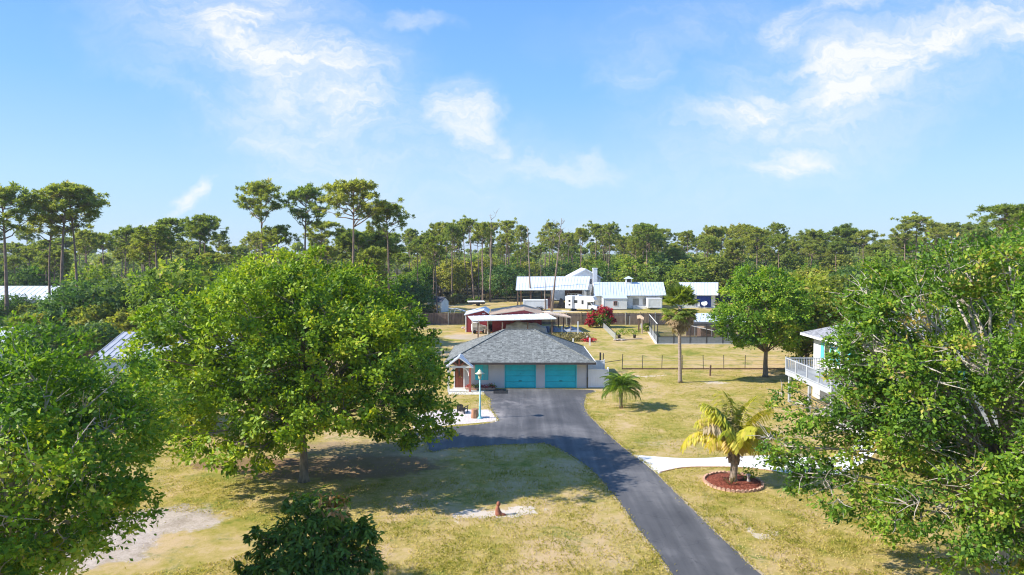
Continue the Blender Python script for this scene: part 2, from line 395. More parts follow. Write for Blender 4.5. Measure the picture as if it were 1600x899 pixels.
def lawn_mat():
    m, t, out = new_mat('lawn')
    co = t.add('ShaderNodeTexCoord').outputs['Object']
    big = t.noise(co, 0.045, 4, 0.6, 0.3)
    mid = t.noise(co, 0.30, 5, 0.62, 0.4)
    sml = t.noise(co, 2.0, 6, 0.68)
    fine = t.noise(co, 14, 4, 0.75)
    v = t.math('MULTIPLY_ADD', mid, 0.40, t.math('MULTIPLY_ADD', sml, 0.30, t.math('MULTIPLY', big, 0.30)))
    c = t.ramp(v, [(0.38, (0.195, 0.210, 0.030)), (0.445, (0.340, 0.285, 0.062)), (0.505, (0.460, 0.345, 0.125)), (0.575, (0.550, 0.395, 0.220))])
    # green weeds in patches, straw and bare sand in others
    gw = t.math('MULTIPLY', t.mrange(t.noise(co, 0.40, 5, 0.65, 0.6), 0.53, 0.66), t.mrange(t.noise(co, 4, 4, 0.7), 0.36, 0.60))
    c = t.mix(t.math('MULTIPLY', gw, 0.85), c, (0.130, 0.185, 0.022))
    off = t.vmath('ADD', co, (31, 17, 0))
    bare = t.math('MULTIPLY', t.mrange(t.noise(off, 0.16, 5, 0.65, 0.4), 0.55, 0.70), t.mrange(t.noise(off, 3.0, 5, 0.7), 0.40, 0.62))
    c = t.mix(t.math('MULTIPLY', bare, 0.75), c, (0.500, 0.380, 0.245))
    c = t.mix(t.mrange(fine, 0.45, 0.25, 0, 0.55), c, (0.115, 0.120, 0.030))
    c = t.mix(t.mrange(fine, 0.56, 0.74, 0, 0.45), c, (0.58, 0.46, 0.20))
    wv = t.vmath('ADD', co, t.vmath('MULTIPLY', t.vmath('SUBTRACT', t.noise(co, 0.7, 5, 0.65, out='Color'), (0.5, 0.5, 0.5)), (4.5, 3.0, 0)))

    def patch(cx, cy, rx, ry, rot, col, amt, c, thr=(0.30, 0.62), sc=2.5):
        b = t.blob(wv, cx, cy, rx, ry, rot, 0.35)
        e = t.mrange(t.math('ADD', b, t.math('MULTIPLY', t.math('SUBTRACT', t.noise(co, sc, 5, 0.7), 0.5), 0.7)), thr[0], thr[1])
        e = t.math('MULTIPLY', e, t.mrange(b, 0.0, 0.06))
        return t.mix(t.math('MULTIPLY', e, amt), c, col)

    # leaf litter under the great oak and beside the parking spur
    c = patch(-9.5, 38.3, 8.5, 3.4, 0.10, (0.220, 0.130, 0.080), 0.75, c, (0.3, 0.8), 1.6)
    c = patch(-9.5, 42.0, 6.0, 3.0, 0.0, (0.270, 0.190, 0.130), 0.6, c, (0.3, 0.8), 1.6)
    c = patch(-15.5, 39.0, 4.5, 1.8, 0.1, (0.210, 0.120, 0.075), 0.75, c)
    lot = t.ramp(t.math('MULTIPLY_ADD', t.noise(co, 1.1, 6, 0.75, 0.5), 0.6, t.math('MULTIPLY', t.noise(co, 9, 3, 0.7), 0.4)), [(0.36, (0.300, 0.245, 0.195)), (0.5, (0.470, 0.390, 0.335)), (0.64, (0.620, 0.530, 0.465))])
    # crushed shell lot at the left, sand round the yard figure
    c = patch(-16.2, 30.2, 4.0, 3.0, 0.6, lot, 0.9, c, (0.26, 0.72), 1.6)
    c = patch(-18.0, 27.2, 5.0, 3.2, 0.5, lot, 0.9, c, (0.26, 0.72), 1.6)
    g = ground(752, 803)
    c = patch(g.x, g.y, 1.65, 1.05, 0.1, (0.62, 0.53, 0.44), 0.92, c, (0.25, 0.5), 5)
    g = ground(808, 801)
    c = patch(g.x, g.y, 1.30, 0.75, 0.1, (0.66, 0.57, 0.48), 0.92, c, (0.25, 0.5), 5)
    for (px, py, rx, ry) in ((1200, 838, 0.6, 0.4), (995, 588, 2.0, 0.9), (1022, 587, 1.3, 0.6), (1118, 598, 1.6, 0.7), (1180, 833, .4, .3), (1250, 715, 1.3, .7)):
        g = ground(px, py)
        c = patch(g.x, g.y, rx, ry, 0, (0.62, 0.52, 0.40), 0.85, c, (0.3, 0.7), 4)
    # worn yard round the open shed and the white gravel behind the back fence
    c = patch(-5.0, 98.0, 7.0, 4.5, 0, (0.48, 0.40, 0.33), 0.7, c)
    c = patch(7.0, 140.0, 9.0, 4.0, 0, (0.66, 0.61, 0.52), 0.85, c)
    c = patch(22.0, 131.0, 9.0, 2.2, 0, (0.74, 0.70, 0.66), 0.9, c)
    # forest floor
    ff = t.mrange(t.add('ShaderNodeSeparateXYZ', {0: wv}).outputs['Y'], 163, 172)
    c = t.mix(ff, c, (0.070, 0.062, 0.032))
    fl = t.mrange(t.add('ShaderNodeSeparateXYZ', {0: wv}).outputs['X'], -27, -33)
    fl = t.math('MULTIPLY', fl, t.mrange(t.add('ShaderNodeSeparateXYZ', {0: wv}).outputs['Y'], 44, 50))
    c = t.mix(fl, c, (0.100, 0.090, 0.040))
    p = t.add('ShaderNodeBsdfPrincipled', {'Base Color': c, 'Roughness': 0.95})
    p.inputs['Specular IOR Level'].default_value = 0.1
    b = t.add('ShaderNodeBump', {'Height': t.math('ADD', fine, t.math('MULTIPLY', sml, 0.8)), 'Strength': 0.9, 'Distance': 0.05})
    t.l.new(b.outputs[0], p.inputs['Normal'])
    t.l.new(p.outputs[0], out.inputs[0])
    return m


M['lawn'] = lawn_mat()


def loose_mat(name, cols, scale, bump=0.8):
    m, t, out = new_mat(name)
    co = t.add('ShaderNodeTexCoord').outputs['Object']
    vo = t.add('ShaderNodeTexVoronoi', {'Vector': co, 'Scale': scale})
    wn = t.add('ShaderNodeTexWhiteNoise', {'Vector': vo.outputs['Position']}).outputs['Value']
    v = t.math('MULTIPLY_ADD', wn, 0.6, t.math('MULTIPLY', t.noise(co, 1.4, 5, 0.6), 0.4))
    c = t.ramp(v, [(0.15, cols[0]), (0.5, cols[1]), (0.85, cols[2])])
    p = t.add('ShaderNodeBsdfPrincipled', {'Base Color': c, 'Roughness': 0.95})
    p.inputs['Specular IOR Level'].default_value = 0.1
    b = t.add('ShaderNodeBump', {'Height': vo.outputs['Distance'], 'Strength': bump, 'Distance': -0.03})
    t.l.new(b.outputs[0], p.inputs['Normal'])
    t.l.new(p.outputs[0], out.inputs[0])
    return m


M['verge'] = loose_mat('verge', [(0.30, 0.24, 0.16), (0.44, 0.35, 0.24), (0.58, 0.48, 0.34)], 22)
M['white_gravel'] = loose_mat('white_gravel', [(0.46, 0.38, 0.35), (0.64, 0.56, 0.52), (0.78, 0.72, 0.68)], 16)
M['mulch'] = loose_mat('mulch', [(0.10, 0.028, 0.018), (0.20, 0.055, 0.032), (0.32, 0.11, 0.07)], 14)


# ------------------------------------------------------------------ objects
def link(o, parent=None):
    COL.objects.link(o)
    if parent is not None:
        o.parent = parent
    return o


def tag(o, label=None, cat=None, group=None, kind=None):
    if label: o['label'] = label
    if cat: o['category'] = cat
    if group: o['group'] = group
    if kind: o['kind'] = kind
    return o


def thing(name, label, cat, loc=(0, 0, 0), rz=0.0, group=None):
    o = bpy.data.objects.new(name, None)
    o.empty_display_size = 0.3
    o.location = loc
    o.rotation_euler = (0, 0, rz)
    link(o)
    return tag(o, label, cat, group)


def copy_tree(o, parent=None):
    c = o.copy()
    link(c, parent)
    for ch in list(o.children):
        copy_tree(ch, c)
    return c


class MB:
    """collects shapes, then links them as ONE mesh object"""
    def __init__(self):
        self.v, self.f = [], []

    def add(self, vs, fs):
        k = len(self.v)
        self.v += [tuple(p) for p in vs]
        self.f += [tuple(i + k for i in f) for f in fs]
        return self

    def box(self, x0, y0, z0, x1, y1, z1, mtx=None):
        vs = [Vector(p) for p in ((x0, y0, z0), (x1, y0, z0), (x1, y1, z0), (x0, y1, z0), (x0, y0, z1), (x1, y0, z1), (x1, y1, z1), (x0, y1, z1))]
        if mtx: vs = [mtx @ p for p in vs]
        return self.add(vs, [(0, 3, 2, 1), (4, 5, 6, 7), (0, 1, 5, 4), (1, 2, 6, 5), (2, 3, 7, 6), (3, 0, 4, 7)])

    def bar(self, a, b, wd, th=None):
        """square bar from a to b"""
        a, b = Vector(a), Vector(b)
        th = th or wd
        d = (b - a)
        L = d.length
        q = d.to_track_quat('Z', 'Y').to_matrix().to_4x4()
        return self.box(-wd / 2, -th / 2, 0, wd / 2, th / 2, L, Matrix.Translation(a) @ q)

    def tube(self, pts, rad, n=7, cap=True):
        pts = [Vector(p) for p in pts]
        if not hasattr(rad, '__len__'): rad = [rad] * len(pts)
        vs, fs = [], []
        for i, p in enumerate(pts):
            d = (pts[min(i + 1, len(pts) - 1)] - pts[max(i - 1, 0)]).normalized()
            ref = Vector((1, 0, 0)) if abs(d.x) < 0.8 else Vector((0, 1, 0))
            u = d.cross(ref).normalized()
            v = d.cross(u)
            for k in range(n):
                a = 2 * PI * k / n
                vs.append(p + (u * math.cos(a) + v * math.sin(a)) * rad[i])
        for i in range(len(pts) - 1):
            for k in range(n):
                fs.append((i * n + k, i * n + (k + 1) % n, (i + 1) * n + (k + 1) % n, (i + 1) * n + k))
        if cap:
            fs.append(tuple(range(n - 1, -1, -1)))
            fs.append(tuple((len(pts) - 1) * n + k for k in range(n)))
        return self.add(vs, fs)

    def lathe(self, prof, n=16, c=(0, 0, 0)):
        return self.tube([(c[0], c[1], c[2] + z) for r, z in prof], [r for r, z in prof], n)

    def prism(self, poly, axis, a, b):
        """polygon in the plane across an axis, swept from a to b"""
        def put(p, s):
            return {'x': (s, p[0], p[1]), 'y': (p[0], s, p[1]), 'z': (p[0], p[1], s)}[axis]
        n = len(poly)
        vs = [put(p, a) for p in poly] + [put(p, b) for p in poly]
        fs = [tuple(range(n)), tuple(range(2 * n - 1, n - 1, -1))] + [(i, (i + 1) % n, (i + 1) % n + n, i + n) for i in range(n)]
        return self.add(vs, fs)

    def slab(self, quad, th):
        """a quad with thickness th below it"""
        q = [Vector(p) for p in quad]
        n = (q[1] - q[0]).cross(q[3] - q[0]).normalized()
        if n.z < 0: n = -n
        vs = q + [p - n * th for p in q]
        k = len(q)
        fs = [tuple(range(k)), tuple(range(2 * k - 1, k - 1, -1))] + [(i, (i + 1) % k, (i + 1) % k + k, i + k) for i in range(k)]
        return self.add(vs, fs)

    def mesh(self, name, mat, smooth=False):
        me = bpy.data.meshes.new(name)
        me.from_pydata(self.v, [], self.f)
        bm = bmesh.new()
        bm.from_mesh(me)
        bmesh.ops.recalc_face_normals(bm, faces=bm.faces)
        bm.to_mesh(me)
        bm.free()
        me.materials.append(mat)
        if smooth:
            me.polygons.foreach_set('use_smooth', [True] * len(me.polygons))
        return me

    def build(self, name, mat, parent=None, smooth=False, loc=None):
        o = bpy.data.objects.new(name, self.mesh(name, mat, smooth))
        if loc: o.location = loc
        return link(o, parent)


def flat_uv(o):
    """UVs in metres along the eave and up the slope, for each face"""
    me = o.data
    uv = me.uv_layers.new(name='UVMap')
    for p in me.polygons:
        n = p.normal
        u = Vector((-n.y, n.x, 0))
        u = u.normalized() if u.length > 1e-4 else Vector((1, 0, 0))
        v = n.cross(u)
        for li in p.loop_indices:
            co = me.vertices[me.loops[li].vertex_index].co
            uv.data[li].uv = (co.dot(u) + 50, co.dot(v) + 50)
    return o


def smooth_loop(pts, step=0.25, jitter=0.0, closed=True, seed=0):
    """Catmull-Rom through pts with a ragged edge"""
    n = len(pts)
    res = []
    P = [Vector((p[0], p[1], 0)) for p in pts]
    rng = range(n) if closed else range(n - 1)
    for i in rng:
        p0, p1, p2, p3 = (P[(i + k) % n] if closed else P[max(0, min(n - 1, i + k))] for k in (-1, 0, 1, 2))
        m = max(2, int((p2 - p1).length / step))
        for k in range(m):
            s = k / m
            q = 0.5 * (2 * p1 + (p2 - p0) * s + (2 * p0 - 5 * p1 + 4 * p2 - p3) * s * s + (3 * p1 - p0 - 3 * p2 + p3) * s ** 3)
            if jitter:
                q = q + Vector((mnoise.noise(q * 1.3 + Vector((seed, 0, 0))) + 0.6 * mnoise.noise(q * 4 + Vector((0, seed, 0))),
                                mnoise.noise(q * 1.3 + Vector((0, 9 + seed, 0))) + 0.6 * mnoise.noise(q * 4 + Vector((5, seed, 3))), 0)) * jitter
            res.append((q.x, q.y))
    return res


def sheet(name, outline, z, mat, label=None):
    me = bpy.data.meshes.new(name)
    me.from_pydata([(x, y, z) for x, y in outline], [], [tuple(range(len(outline)))])
    bm = bmesh.new()
    bm.from_mesh(me)
    for f in bm.faces:
        if f.normal.z < 0: f.normal_flip()
    bmesh.ops.triangulate(bm, faces=bm.faces)
    bm.to_mesh(me)
    bm.free()
    me.materials.append(mat)
    o = link(bpy.data.objects.new(name, me))
    tag(o, label, None, None, 'structure')
    return o


# ------------------------------------------------------------------ ground
gm = MB().add([(-2600, -120, 0), (2600, -120, 0), (2600, 2700, 0), (-2600, 2700, 0)], [(0, 1, 2, 3)])
tag(gm.build('ground', M['lawn']), 'dry patchy lawn and forest floor', kind='structure')


def gp(*pts):
    return [tuple(ground(px, py)[:2]) for px, py in pts]


drive = gp((767, 609.5), (766, 625), (768, 640), (777, 652), (776, 659), (760, 662), (735, 665), (700, 668), (670, 673), (640, 680), (655, 683),
           (664, 687), (669, 697), (674, 706), (700, 702), (740, 698.5), (790, 695.5), (838, 693.5), (862, 697), (890, 711), (922, 733),
           (948, 760), (978, 799), (1006, 838), (1030, 868), (1054, 903), (1110, 990), (1330, 990), (1196, 903), (1150, 862), (1102, 817), (1062, 777), (1030, 745), (1002, 721), (975, 701),
           (950, 679), (930, 660), (916, 644), (913, 630), (916, 618), (919, 609.5))
DRIVE = smooth_loop(drive, 0.22, 0.055, True, 3)
# which way the outline runs decides which side is outside
VERGE_LEFT = sum(a[0] * b[1] - b[0] * a[1] for a, b in zip(DRIVE, DRIVE[1:] + DRIVE[:1])) < 0
sheet('driveway', DRIVE, 0.012, M['tarmac'], 'black asphalt driveway')
verge = []
for i, (x, y) in enumerate(DRIVE):
    (xa, ya), (xb, yb) = DRIVE[i - 3], DRIVE[(i + 3) % len(DRIVE)]
    d = Vector((xb - xa, yb - ya, 0))
    d = d.normalized() if d.length > 1e-5 else Vector((1, 0, 0))
    w_ = 0.10 + 0.14 * abs(mnoise.noise(Vector((x * 0.9, y * 0.9, 5)))) + 0.05 * mnoise.noise(Vector((x * 5, y * 5, 2)))
    verge.append((x - d.y * w_, y + d.x * w_) if VERGE_LEFT else (x + d.y * w_, y - d.x * w_))
sheet('driveway_verge', verge, 0.004, M['verge'], 'thin sandy verge along the driveway')

walk_top = smooth_loop(gp((990, 711), (1015, 713), (1060, 716), (1100, 716), (1150, 713.5), (1200, 712), (1250, 715), (1300, 712), (1330, 700), (1345, 680)), 0.4, 0.0, False)
walk_bot = smooth_loop(gp((1385, 680), (1360, 715), (1310, 742), (1265, 743), (1215, 737), (1165, 731), (1110, 729.5), (1065, 731), (1038, 737), (1020, 745)), 0.4, 0.0, False)
sheet('walkway', walk_top + walk_bot, 0.008, M['walk_white'], 'white concrete walkway')
wb = MB()
edge = smooth_loop(gp((1030, 739), (1065, 731.6), (1110, 730.2), (1165, 731.7), (1215, 737.7)), 0.3, 0, False)
wb.tube([(x, y, 0.02) for x, y in edge], 0.035, 5)
tag(wb.build('walkway_edging', M['brick']), 'thin brown edging along the walkway', kind='structure')
sheet('entrance_path', gp((700, 616.5), (727, 617), (766, 616.5), (768, 611), (740, 610.2), (728, 607.8), (700, 608)), 0.008, M['concrete'], 'pale concrete path to the porch')
gb = gp((650, 650), (690, 641), (716, 640), (746, 640.5), (765, 641), (774, 648), (783, 658.5), (764, 659.5), (740, 661.5), (706, 664.5), (670, 668), (648, 672))
sheet('gravel_bed', smooth_loop(gb, 0.2, 0.09, True, 8), 0.006, M['white_gravel'], 'white gravel bed by the lamp post')
sheet('patio', gp((1268, 648), (1300, 630), (1390, 636), (1420, 690), (1330, 680), (1296, 664)), 0.006, M['concrete'], 'pale patio by the two storey house')

# ------------------------------------------------------------------ foliage machinery (numpy)
RNG = np.random.default_rng(11)


def unit(a):
    return a / np.maximum(np.linalg.norm(a, axis=1, keepdims=True), 1e-6)


def leaf_mesh(name, pos, axis, nrm, size, aspect, tint, mat, fold=0.12):
    """one folded diamond per leaf"""
    n = len(pos)
    axis = unit(axis)
    side = unit(np.cross(axis, nrm))
    nrm = np.cross(side, axis)
    L = size[:, None]
    Wd = L * aspect
    v = np.empty((n, 4, 3), np.float32)
    v[:, 0] = pos - axis * L * 0.5
    v[:, 1] = pos + side * Wd * 0.5 + nrm * L * fold
    v[:, 2] = pos + axis * L * 0.5 - nrm * L * fold * 0.5
    v[:, 3] = pos - side * Wd * 0.5 + nrm * L * fold
    me = bpy.data.meshes.new(name)
    me.vertices.add(n * 4)
    me.vertices.foreach_set('co', v.ravel())
    me.loops.add(n * 4)
    me.loops.foreach_set('vertex_index', np.arange(n * 4, dtype=np.int32))
    me.polygons.add(n)
    me.polygons.foreach_set('loop_start', np.arange(n, dtype=np.int32) * 4)
    at = me.attributes.new('tint', 'FLOAT', 'POINT')
    at.data.foreach_set('value', np.repeat(np.clip(tint, 0, 1), 4).astype(np.float32))
    me.update(calc_edges=True)
    me.materials.append(mat)
    return me


def sph(n, rng):
    a = rng.normal(size=(n, 3))
    return unit(a)


def crown_leaves(lobes, cl_per, leaf_per, leaf, rng, centre, keep_r=0.0, cl_r=0.26, up=0.35, hollow=0.72, droop=0.0, gap=0.12, flat=1.0):
    """lobes: (x,y,z,r). Leaf clusters on each lobe's shell, leaves round each cluster."""
    P, A, N, S, T = [], [], [], [], []
    lob = np.array(lobes, float)
    ctr = np.array(centre, float)
    for li, (x, y, z, r) in enumerate(lob):
        n = max(4, int(cl_per * (r / lob[:, 3].mean()) ** 2))
        d = sph(n, rng)
        cp = np.array([x, y, z]) + d * r * (hollow + (1.08 - hollow) * rng.random((n, 1))) * np.array([1, 1, 0.85 * flat])
        # drop clusters buried well inside a neighbour
        ok = np.ones(n, bool)
        for lj, (x2, y2, z2, r2) in enumerate(lob):
            if lj != li:
                ok &= np.linalg.norm(cp - np.array([x2, y2, z2]), axis=1) > r2 * 0.55
        ok &= rng.random(n) > gap
        cp = cp[ok]
        lt = rng.normal(0, 0.13)
        for c in cp:
            m = max(6, int(leaf_per * rng.uniform(0.6, 1.35)))
            cr = r * cl_r * rng.uniform(0.7, 1.35)
            o = rng.normal(size=(m, 3)) * 0.5
            o[:, 2] *= 0.75
            p = c + o * cr
            out = unit((c - ctr)[None, :])[0]
            ax = unit(o + sph(m, rng) * 0.8 + out * 0.4 + np.array([0, 0, -droop]))
            ld = unit((c - np.array([x, y, z]))[None, :])[0]
            nn = unit(o * 0.7 + sph(m, rng) * 0.36 + out * 0.35 + ld * 0.65 + np.array([0, 0, up]))
            P.append(p); A.append(ax); N.append(nn)
            S.append(leaf * rng.uniform(0.5, 1.45, m))
            T.append(np.clip(0.48 + lt + rng.normal(0, 0.15) + rng.normal(0, 0.17, m), 0, 1))
    return np.concatenate(P), np.concatenate(A), np.concatenate(N), np.concatenate(S), np.concatenate(T)


def dome_lobes(rng, n, cx, cy, cz, rx, ry, rz, lr, lo=-0.75, jit=0.1, inner=0):
    res = []
    g = PI * (3 - math.sqrt(5))
    for i in range(n):
        zz = 1 - 2 * (i + 0.5) / n
        if zz < lo: continue
        a = i * g + rng.uniform(-0.25, 0.25)
        q = math.sqrt(1 - zz * zz)
        s = rng.uniform(1 - jit * 1.6, 1 + jit)
        r = lr * rng.uniform(0.75, 1.25)
        res.append((cx + q * math.cos(a) * (rx - r * 0.85) * s, cy + q * math.sin(a) * (ry - r * 0.85) * s, cz + zz * (rz - r * 0.8) * s, r))
    for i in range(inner):
        d = sph(1, rng)[0] * 0.35
        res.append((cx + d[0] * rx, cy + d[1] * ry, cz + d[2] * rz, lr))
    return res


def limb_tree(lobes, base_r, fork_z, rng, twigs=5, lean=(0, 0), bark='oak_bark', low=0.5, sprays=0):
    """trunk, one limb to each lobe and twigs into it"""
    mb = MB()
    top = max(l[2] for l in lobes) * 0.8
    tp = []
    for k in range(7):
        s = k / 6
        tp.append(Vector((lean[0] * s + rng.normal(0, 0.04) * (k > 0), lean[1] * s + rng.normal(0, 0.04) * (k > 0), top * s)))
    rad = [base_r * 1.55] + [base_r * (1 - 0.13 * k) for k in range(1, 7)]
    mb.tube([tp[0], tp[0] + (tp[1] - tp[0]) * 0.15] + tp[1:], [rad[0], base_r * 1.1] + rad[1:], 10)
    for (x, y, z, r) in lobes:
        t0 = min(max(z * low * rng.uniform(0.8, 1.2), fork_z), top * 0.9)
        s = t0 / top
        a = Vector((lean[0] * s, lean[1] * s, t0))
        b = Vector((x, y, z))
        d = b - a
        m1 = a + d * 0.35 + Vector((rng.normal(0, 0.25), rng.normal(0, 0.25), d.length * 0.05))
        m2 = a + d * 0.7 + Vector((rng.normal(0, 0.25), rng.normal(0, 0.25), d.length * 0.06))
        r0 = base_r * 0.36 * rng.uniform(0.8, 1.2)
        mb.tube([a, m1, m2, b], [r0, r0 * 0.72, r0 * 0.46, r0 * 0.2], 6)
        for k in range(twigs):
            e = b + Vector(sph(1, rng)[0]) * r * 0.9
            st = m2 + (b - m2) * rng.uniform(0, 0.9)
            mid = (st + e) / 2 + Vector(sph(1, rng)[0]) * r * 0.12
            mb.tube([st, mid, e], [r0 * 0.25, r0 * 0.16, r0 * 0.06], 4, False)
        # dead twigs that stick out of the leaves
        for k in range(int(sprays * rng.uniform(0.3, 1.7))):
            d = Vector(sph(1, rng)[0])
            d.z = abs(d.z) * 0.5
            o = b + d * r * rng.uniform(0.5, 0.85)
            for m in range(rng.integers(3, 7)):
                e = o + (d * 0.8 + Vector(sph(1, rng)[0]) * 0.9) * r * rng.uniform(0.35, 0.75)
                mid = (o + e) / 2 + Vector(sph(1, rng)[0]) * 0.07
                mb.tube([o, mid, e], [0.026, 0.018, 0.008], 3, False)
    return mb


def make_tree(name, label, cat, loc, trunk_mesh, crown_mesh, rz=0.0, sc=1.0, group=None, szz=None):
    t = thing(name, label, cat, loc, rz, group)
    t.scale = (sc, sc, szz or sc)
    link(bpy.data.objects.new('trunk', trunk_mesh), t)
    link(bpy.data.objects.new('crown', crown_mesh), t)
    return t


# ------------------------------------------------------------------ near trees
# great oak, left of the garage
g = ground(475, 752)
rng = np.random.default_rng(21)
lb = dome_lobes(rng, 74, -0.5, 1.2, 6.7, 8.4, 6.6, 5.7, 1.55, -0.70, 0.15, 0)
lb += dome_lobes(rng, 12, -0.5, 1.2, 6.7, 5.6, 4.6, 4.0, 1.6, -0.55, 0.1, 0)
lb += [(-0.8, -4.4, 3.0, 1.2), (-2.0, -4.4, 3.2, 1.3), (-3.4, -3.8, 3.6, 1.4), (0.0, -4.6, 4.4, 1.1), (1.8, -4.4, 5.2, 1.2), (3.2, -3.8, 4.8, 1.3), (4.8, -2.8, 4.3, 1.3), (6.3, -0.8, 3.4, 1.4), (6.8, 0.8, 3.2, 1.3),
       (-5.4, -2.6, 3.6, 1.4), (-6.6, -1.2, 4.2, 1.4), (-7.0, 0.8, 4.4, 1.4)]
p = crown_leaves(lb, 24, 74, 0.22, rng, (0, 0, 6), cl_r=0.33, gap=0.20, hollow=0.84, up=0.45)
make_tree('oak_tree', 'great rounded oak with bright green crown standing left of the garage', 'tree', (g.x, g.y, 0),
          limb_tree(lb, 0.22, 2.6, rng, sprays=0.6).mesh('trunk', M['oak_bark'], True), leaf_mesh('crown', *p[:4], 0.55, p[4], M['oak_leaf']))

# oak at the left edge, close to the camera
rng = np.random.default_rng(5)
lb = dome_lobes(rng, 46, 0, 0, 6.5, 4.5, 4.2, 3.6, 1.15, -0.85, 0.12, 2)
lb += [(2.6, -1.6, 4.2, 0.8), (3.4, 0.4, 4.6, 0.8), (1.4, -2.4, 3.8, 0.8), (0.2, -2.8, 3.9, 0.8), (2.4, 1.4, 4.0, 0.8), (-1.2, -2.4, 3.7, 0.8), (1.0, -0.6, 3.6, 0.8), (3.6, -1.0, 5.4, 0.8), (0.0, 0.6, 3.5, 0.8), (2.0, 0.2, 3.7, 0.7), (-0.8, -1.0, 3.3, 0.7)]
p = crown_leaves(lb, 24, 62, 0.165, rng, (0, 0, 6.0), cl_r=0.42, gap=0.24, hollow=0.8, up=0.45)
make_tree('oak_tree', 'dark green oak cut off by the left edge of the photo, in front', 'tree', (-14.9, 19.8, 0),
          limb_tree(lb, 0.20, 2.4, rng, sprays=1.0).mesh('trunk', M['grey_bark'], True), leaf_mesh('crown', *p[:4], 0.5, p[4], M['dark_oak_leaf']))

# smaller tree between those two
rng = np.random.default_rng(6)
lb = dome_lobes(rng, 24, 0, 0, 3.0, 3.2, 3.2, 2.4, 1.1, -0.8, 0.12, 2)
p = crown_leaves(lb, 26, 40, 0.24, rng, (0, 0, 4), cl_r=0.32, gap=0.12)
make_tree('oak_tree', 'lower shaded tree between the left edge oak and the great oak', 'tree', (-24.0, 47.0, 0),
          limb_tree(lb, 0.16, 1.4, rng).mesh('trunk', M['oak_bark'], True), leaf_mesh('crown', *p[:4], 0.5, p[4], M['dark_oak_leaf']))

# airy oak on the right
rng = np.random.default_rng(9)
lb = dome_lobes(rng, 60, 0.8, 0.3, 7.4, 6.9, 6.4, 5.4, 1.15, -0.85, 0.16, 0)
lb += [(-8.0, 0.5, 6.6, 0.8), (-7.4, 0.2, 5.9, 0.9), (-8.2, 0.6, 4.8, 0.9), (-7.6, -0.2, 4.0, 1.0), (-6.6, -0.6, 3.3, 0.9), (-6.3, 0.2, 4.8, 1.0), (-5.4, -1.2, 3.9, 1.1), (-5.2, -2.0, 2.9, 0.9),
       (-4.4, -2.6, 3.6, 1.1), (-3.2, -3.2, 2.8, 1.0), (-4.0, -1.4, 5.4, 1.1), (-2.2, -3.6, 3.8, 1.1), (-1.0, -3.8, 2.8, 1.0), (0.2, -4.0, 4.0, 1.1), (-2.4, -2.6, 5.4, 1.1), (-0.6, -3.0, 6.0, 1.1),
       (-3.4, -1.0, 6.8, 1.1), (-1.8, -2.4, 7.4, 1.1), (0.8, -3.4, 5.6, 1.1), (-5.6, 0.6, 6.2, 1.0), (-3.6, -3.0, 1.9, 0.8), (-1.6, -4.0, 1.8, 0.9), (0.6, -3.8, 2.2, 1.0), (-0.2, -2.2, 8.8, 1.1), (-6.2, -1.0, 7.6, 0.9), (-4.2, -1.8, 7.9, 1.0), (-3.2, -2.0, 8.8, 1.0), (-2.2, -2.4, 8.2, 1.0), (-6.0, -0.6, 6.4, 0.9), (-4.8, -2.2, 6.6, 1.0), (-5.4, -0.8, 5.8, 0.8), (-6.2, -0.8, 7.5, 0.75), (-5.4, -1.4, 8.3, 0.85), (-1.4, -3.0, 7.0, 1.0), (-5.6, -0.4, 7.2, 0.8), (-5.0, 0.2, 10.6, 0.9), (-3.6, 0.0, 11.2, 1.0), (-2.0, -0.4, 11.6, 1.0), (-0.4, -0.4, 11.8, 1.0), (-6.5, -0.8, 8.8, 0.7), (-6.0, -0.6, 9.4, 0.75), (-5.2, -0.6, 9.9, 0.8), (-6.4, -0.6, 7.8, 0.75), (-5.8, -1.0, 8.6, 0.8), (-3.5, -3.3, 4.8, 1.1), (-2.6, -3.6, 4.4, 1.0), (-1.2, -3.6, 4.9, 1.1)]
p = crown_leaves(lb, 26, 62, 0.165, rng, (0, 0, 6), cl_r=0.40, gap=0.27, hollow=0.6, up=0.45)
make_tree('oak_tree', 'wide airy oak with pale bare twigs filling the right front corner', 'tree', (18.6, 25.4, 0),
          limb_tree(lb, 0.25, 1.9, rng, 9, low=0.5, sprays=3).mesh('trunk', M['grey_bark'], True), leaf_mesh('crown', *p[:4], 0.5, p[4], M['airy_leaf']))
# its taller neighbour at the edge
rng = np.random.default_rng(10)
lb = dome_lobes(rng, 34, 0, 0, 9.0, 4.8, 4.4, 5.4, 1.35, -0.85, 0.15, 0)
p = crown_leaves(lb, 26, 60, 0.18, rng, (0, 0, 8), cl_r=0.40, gap=0.18, hollow=0.6, up=0.45)
make_tree('oak_tree', 'taller loose tree on the right edge behind the airy oak', 'tree', (26.4, 33.5, 0),
          limb_tree(lb, 0.25, 2.5, rng, 8, sprays=2.5).mesh('trunk', M['grey_bark'], True), leaf_mesh('crown', *p[:4], 0.5, p[4], M['airy_leaf']))

# oak by the post fence
g = ground(1196, 589)
rng = np.random.default_rng(14)
lb = dome_lobes(rng, 40, -0.4, 0, 6.3, 4.9, 4.6, 4.7, 1.45, -0.78, 0.12, 2)
p = crown_leaves(lb, 24, 44, 0.26, rng, (0, 0, 6), cl_r=0.34, gap=0.2, hollow=0.82, up=0.45)
make_tree('oak_tree', 'round green oak on a bare trunk by the post fence', 'tree', (g.x, g.y, 0),
          limb_tree(lb, 0.24, 2.4, rng).mesh('trunk', M['oak_bark'], True), leaf_mesh('crown', *p[:4], 0.55, p[4], M['dark_oak_leaf']))

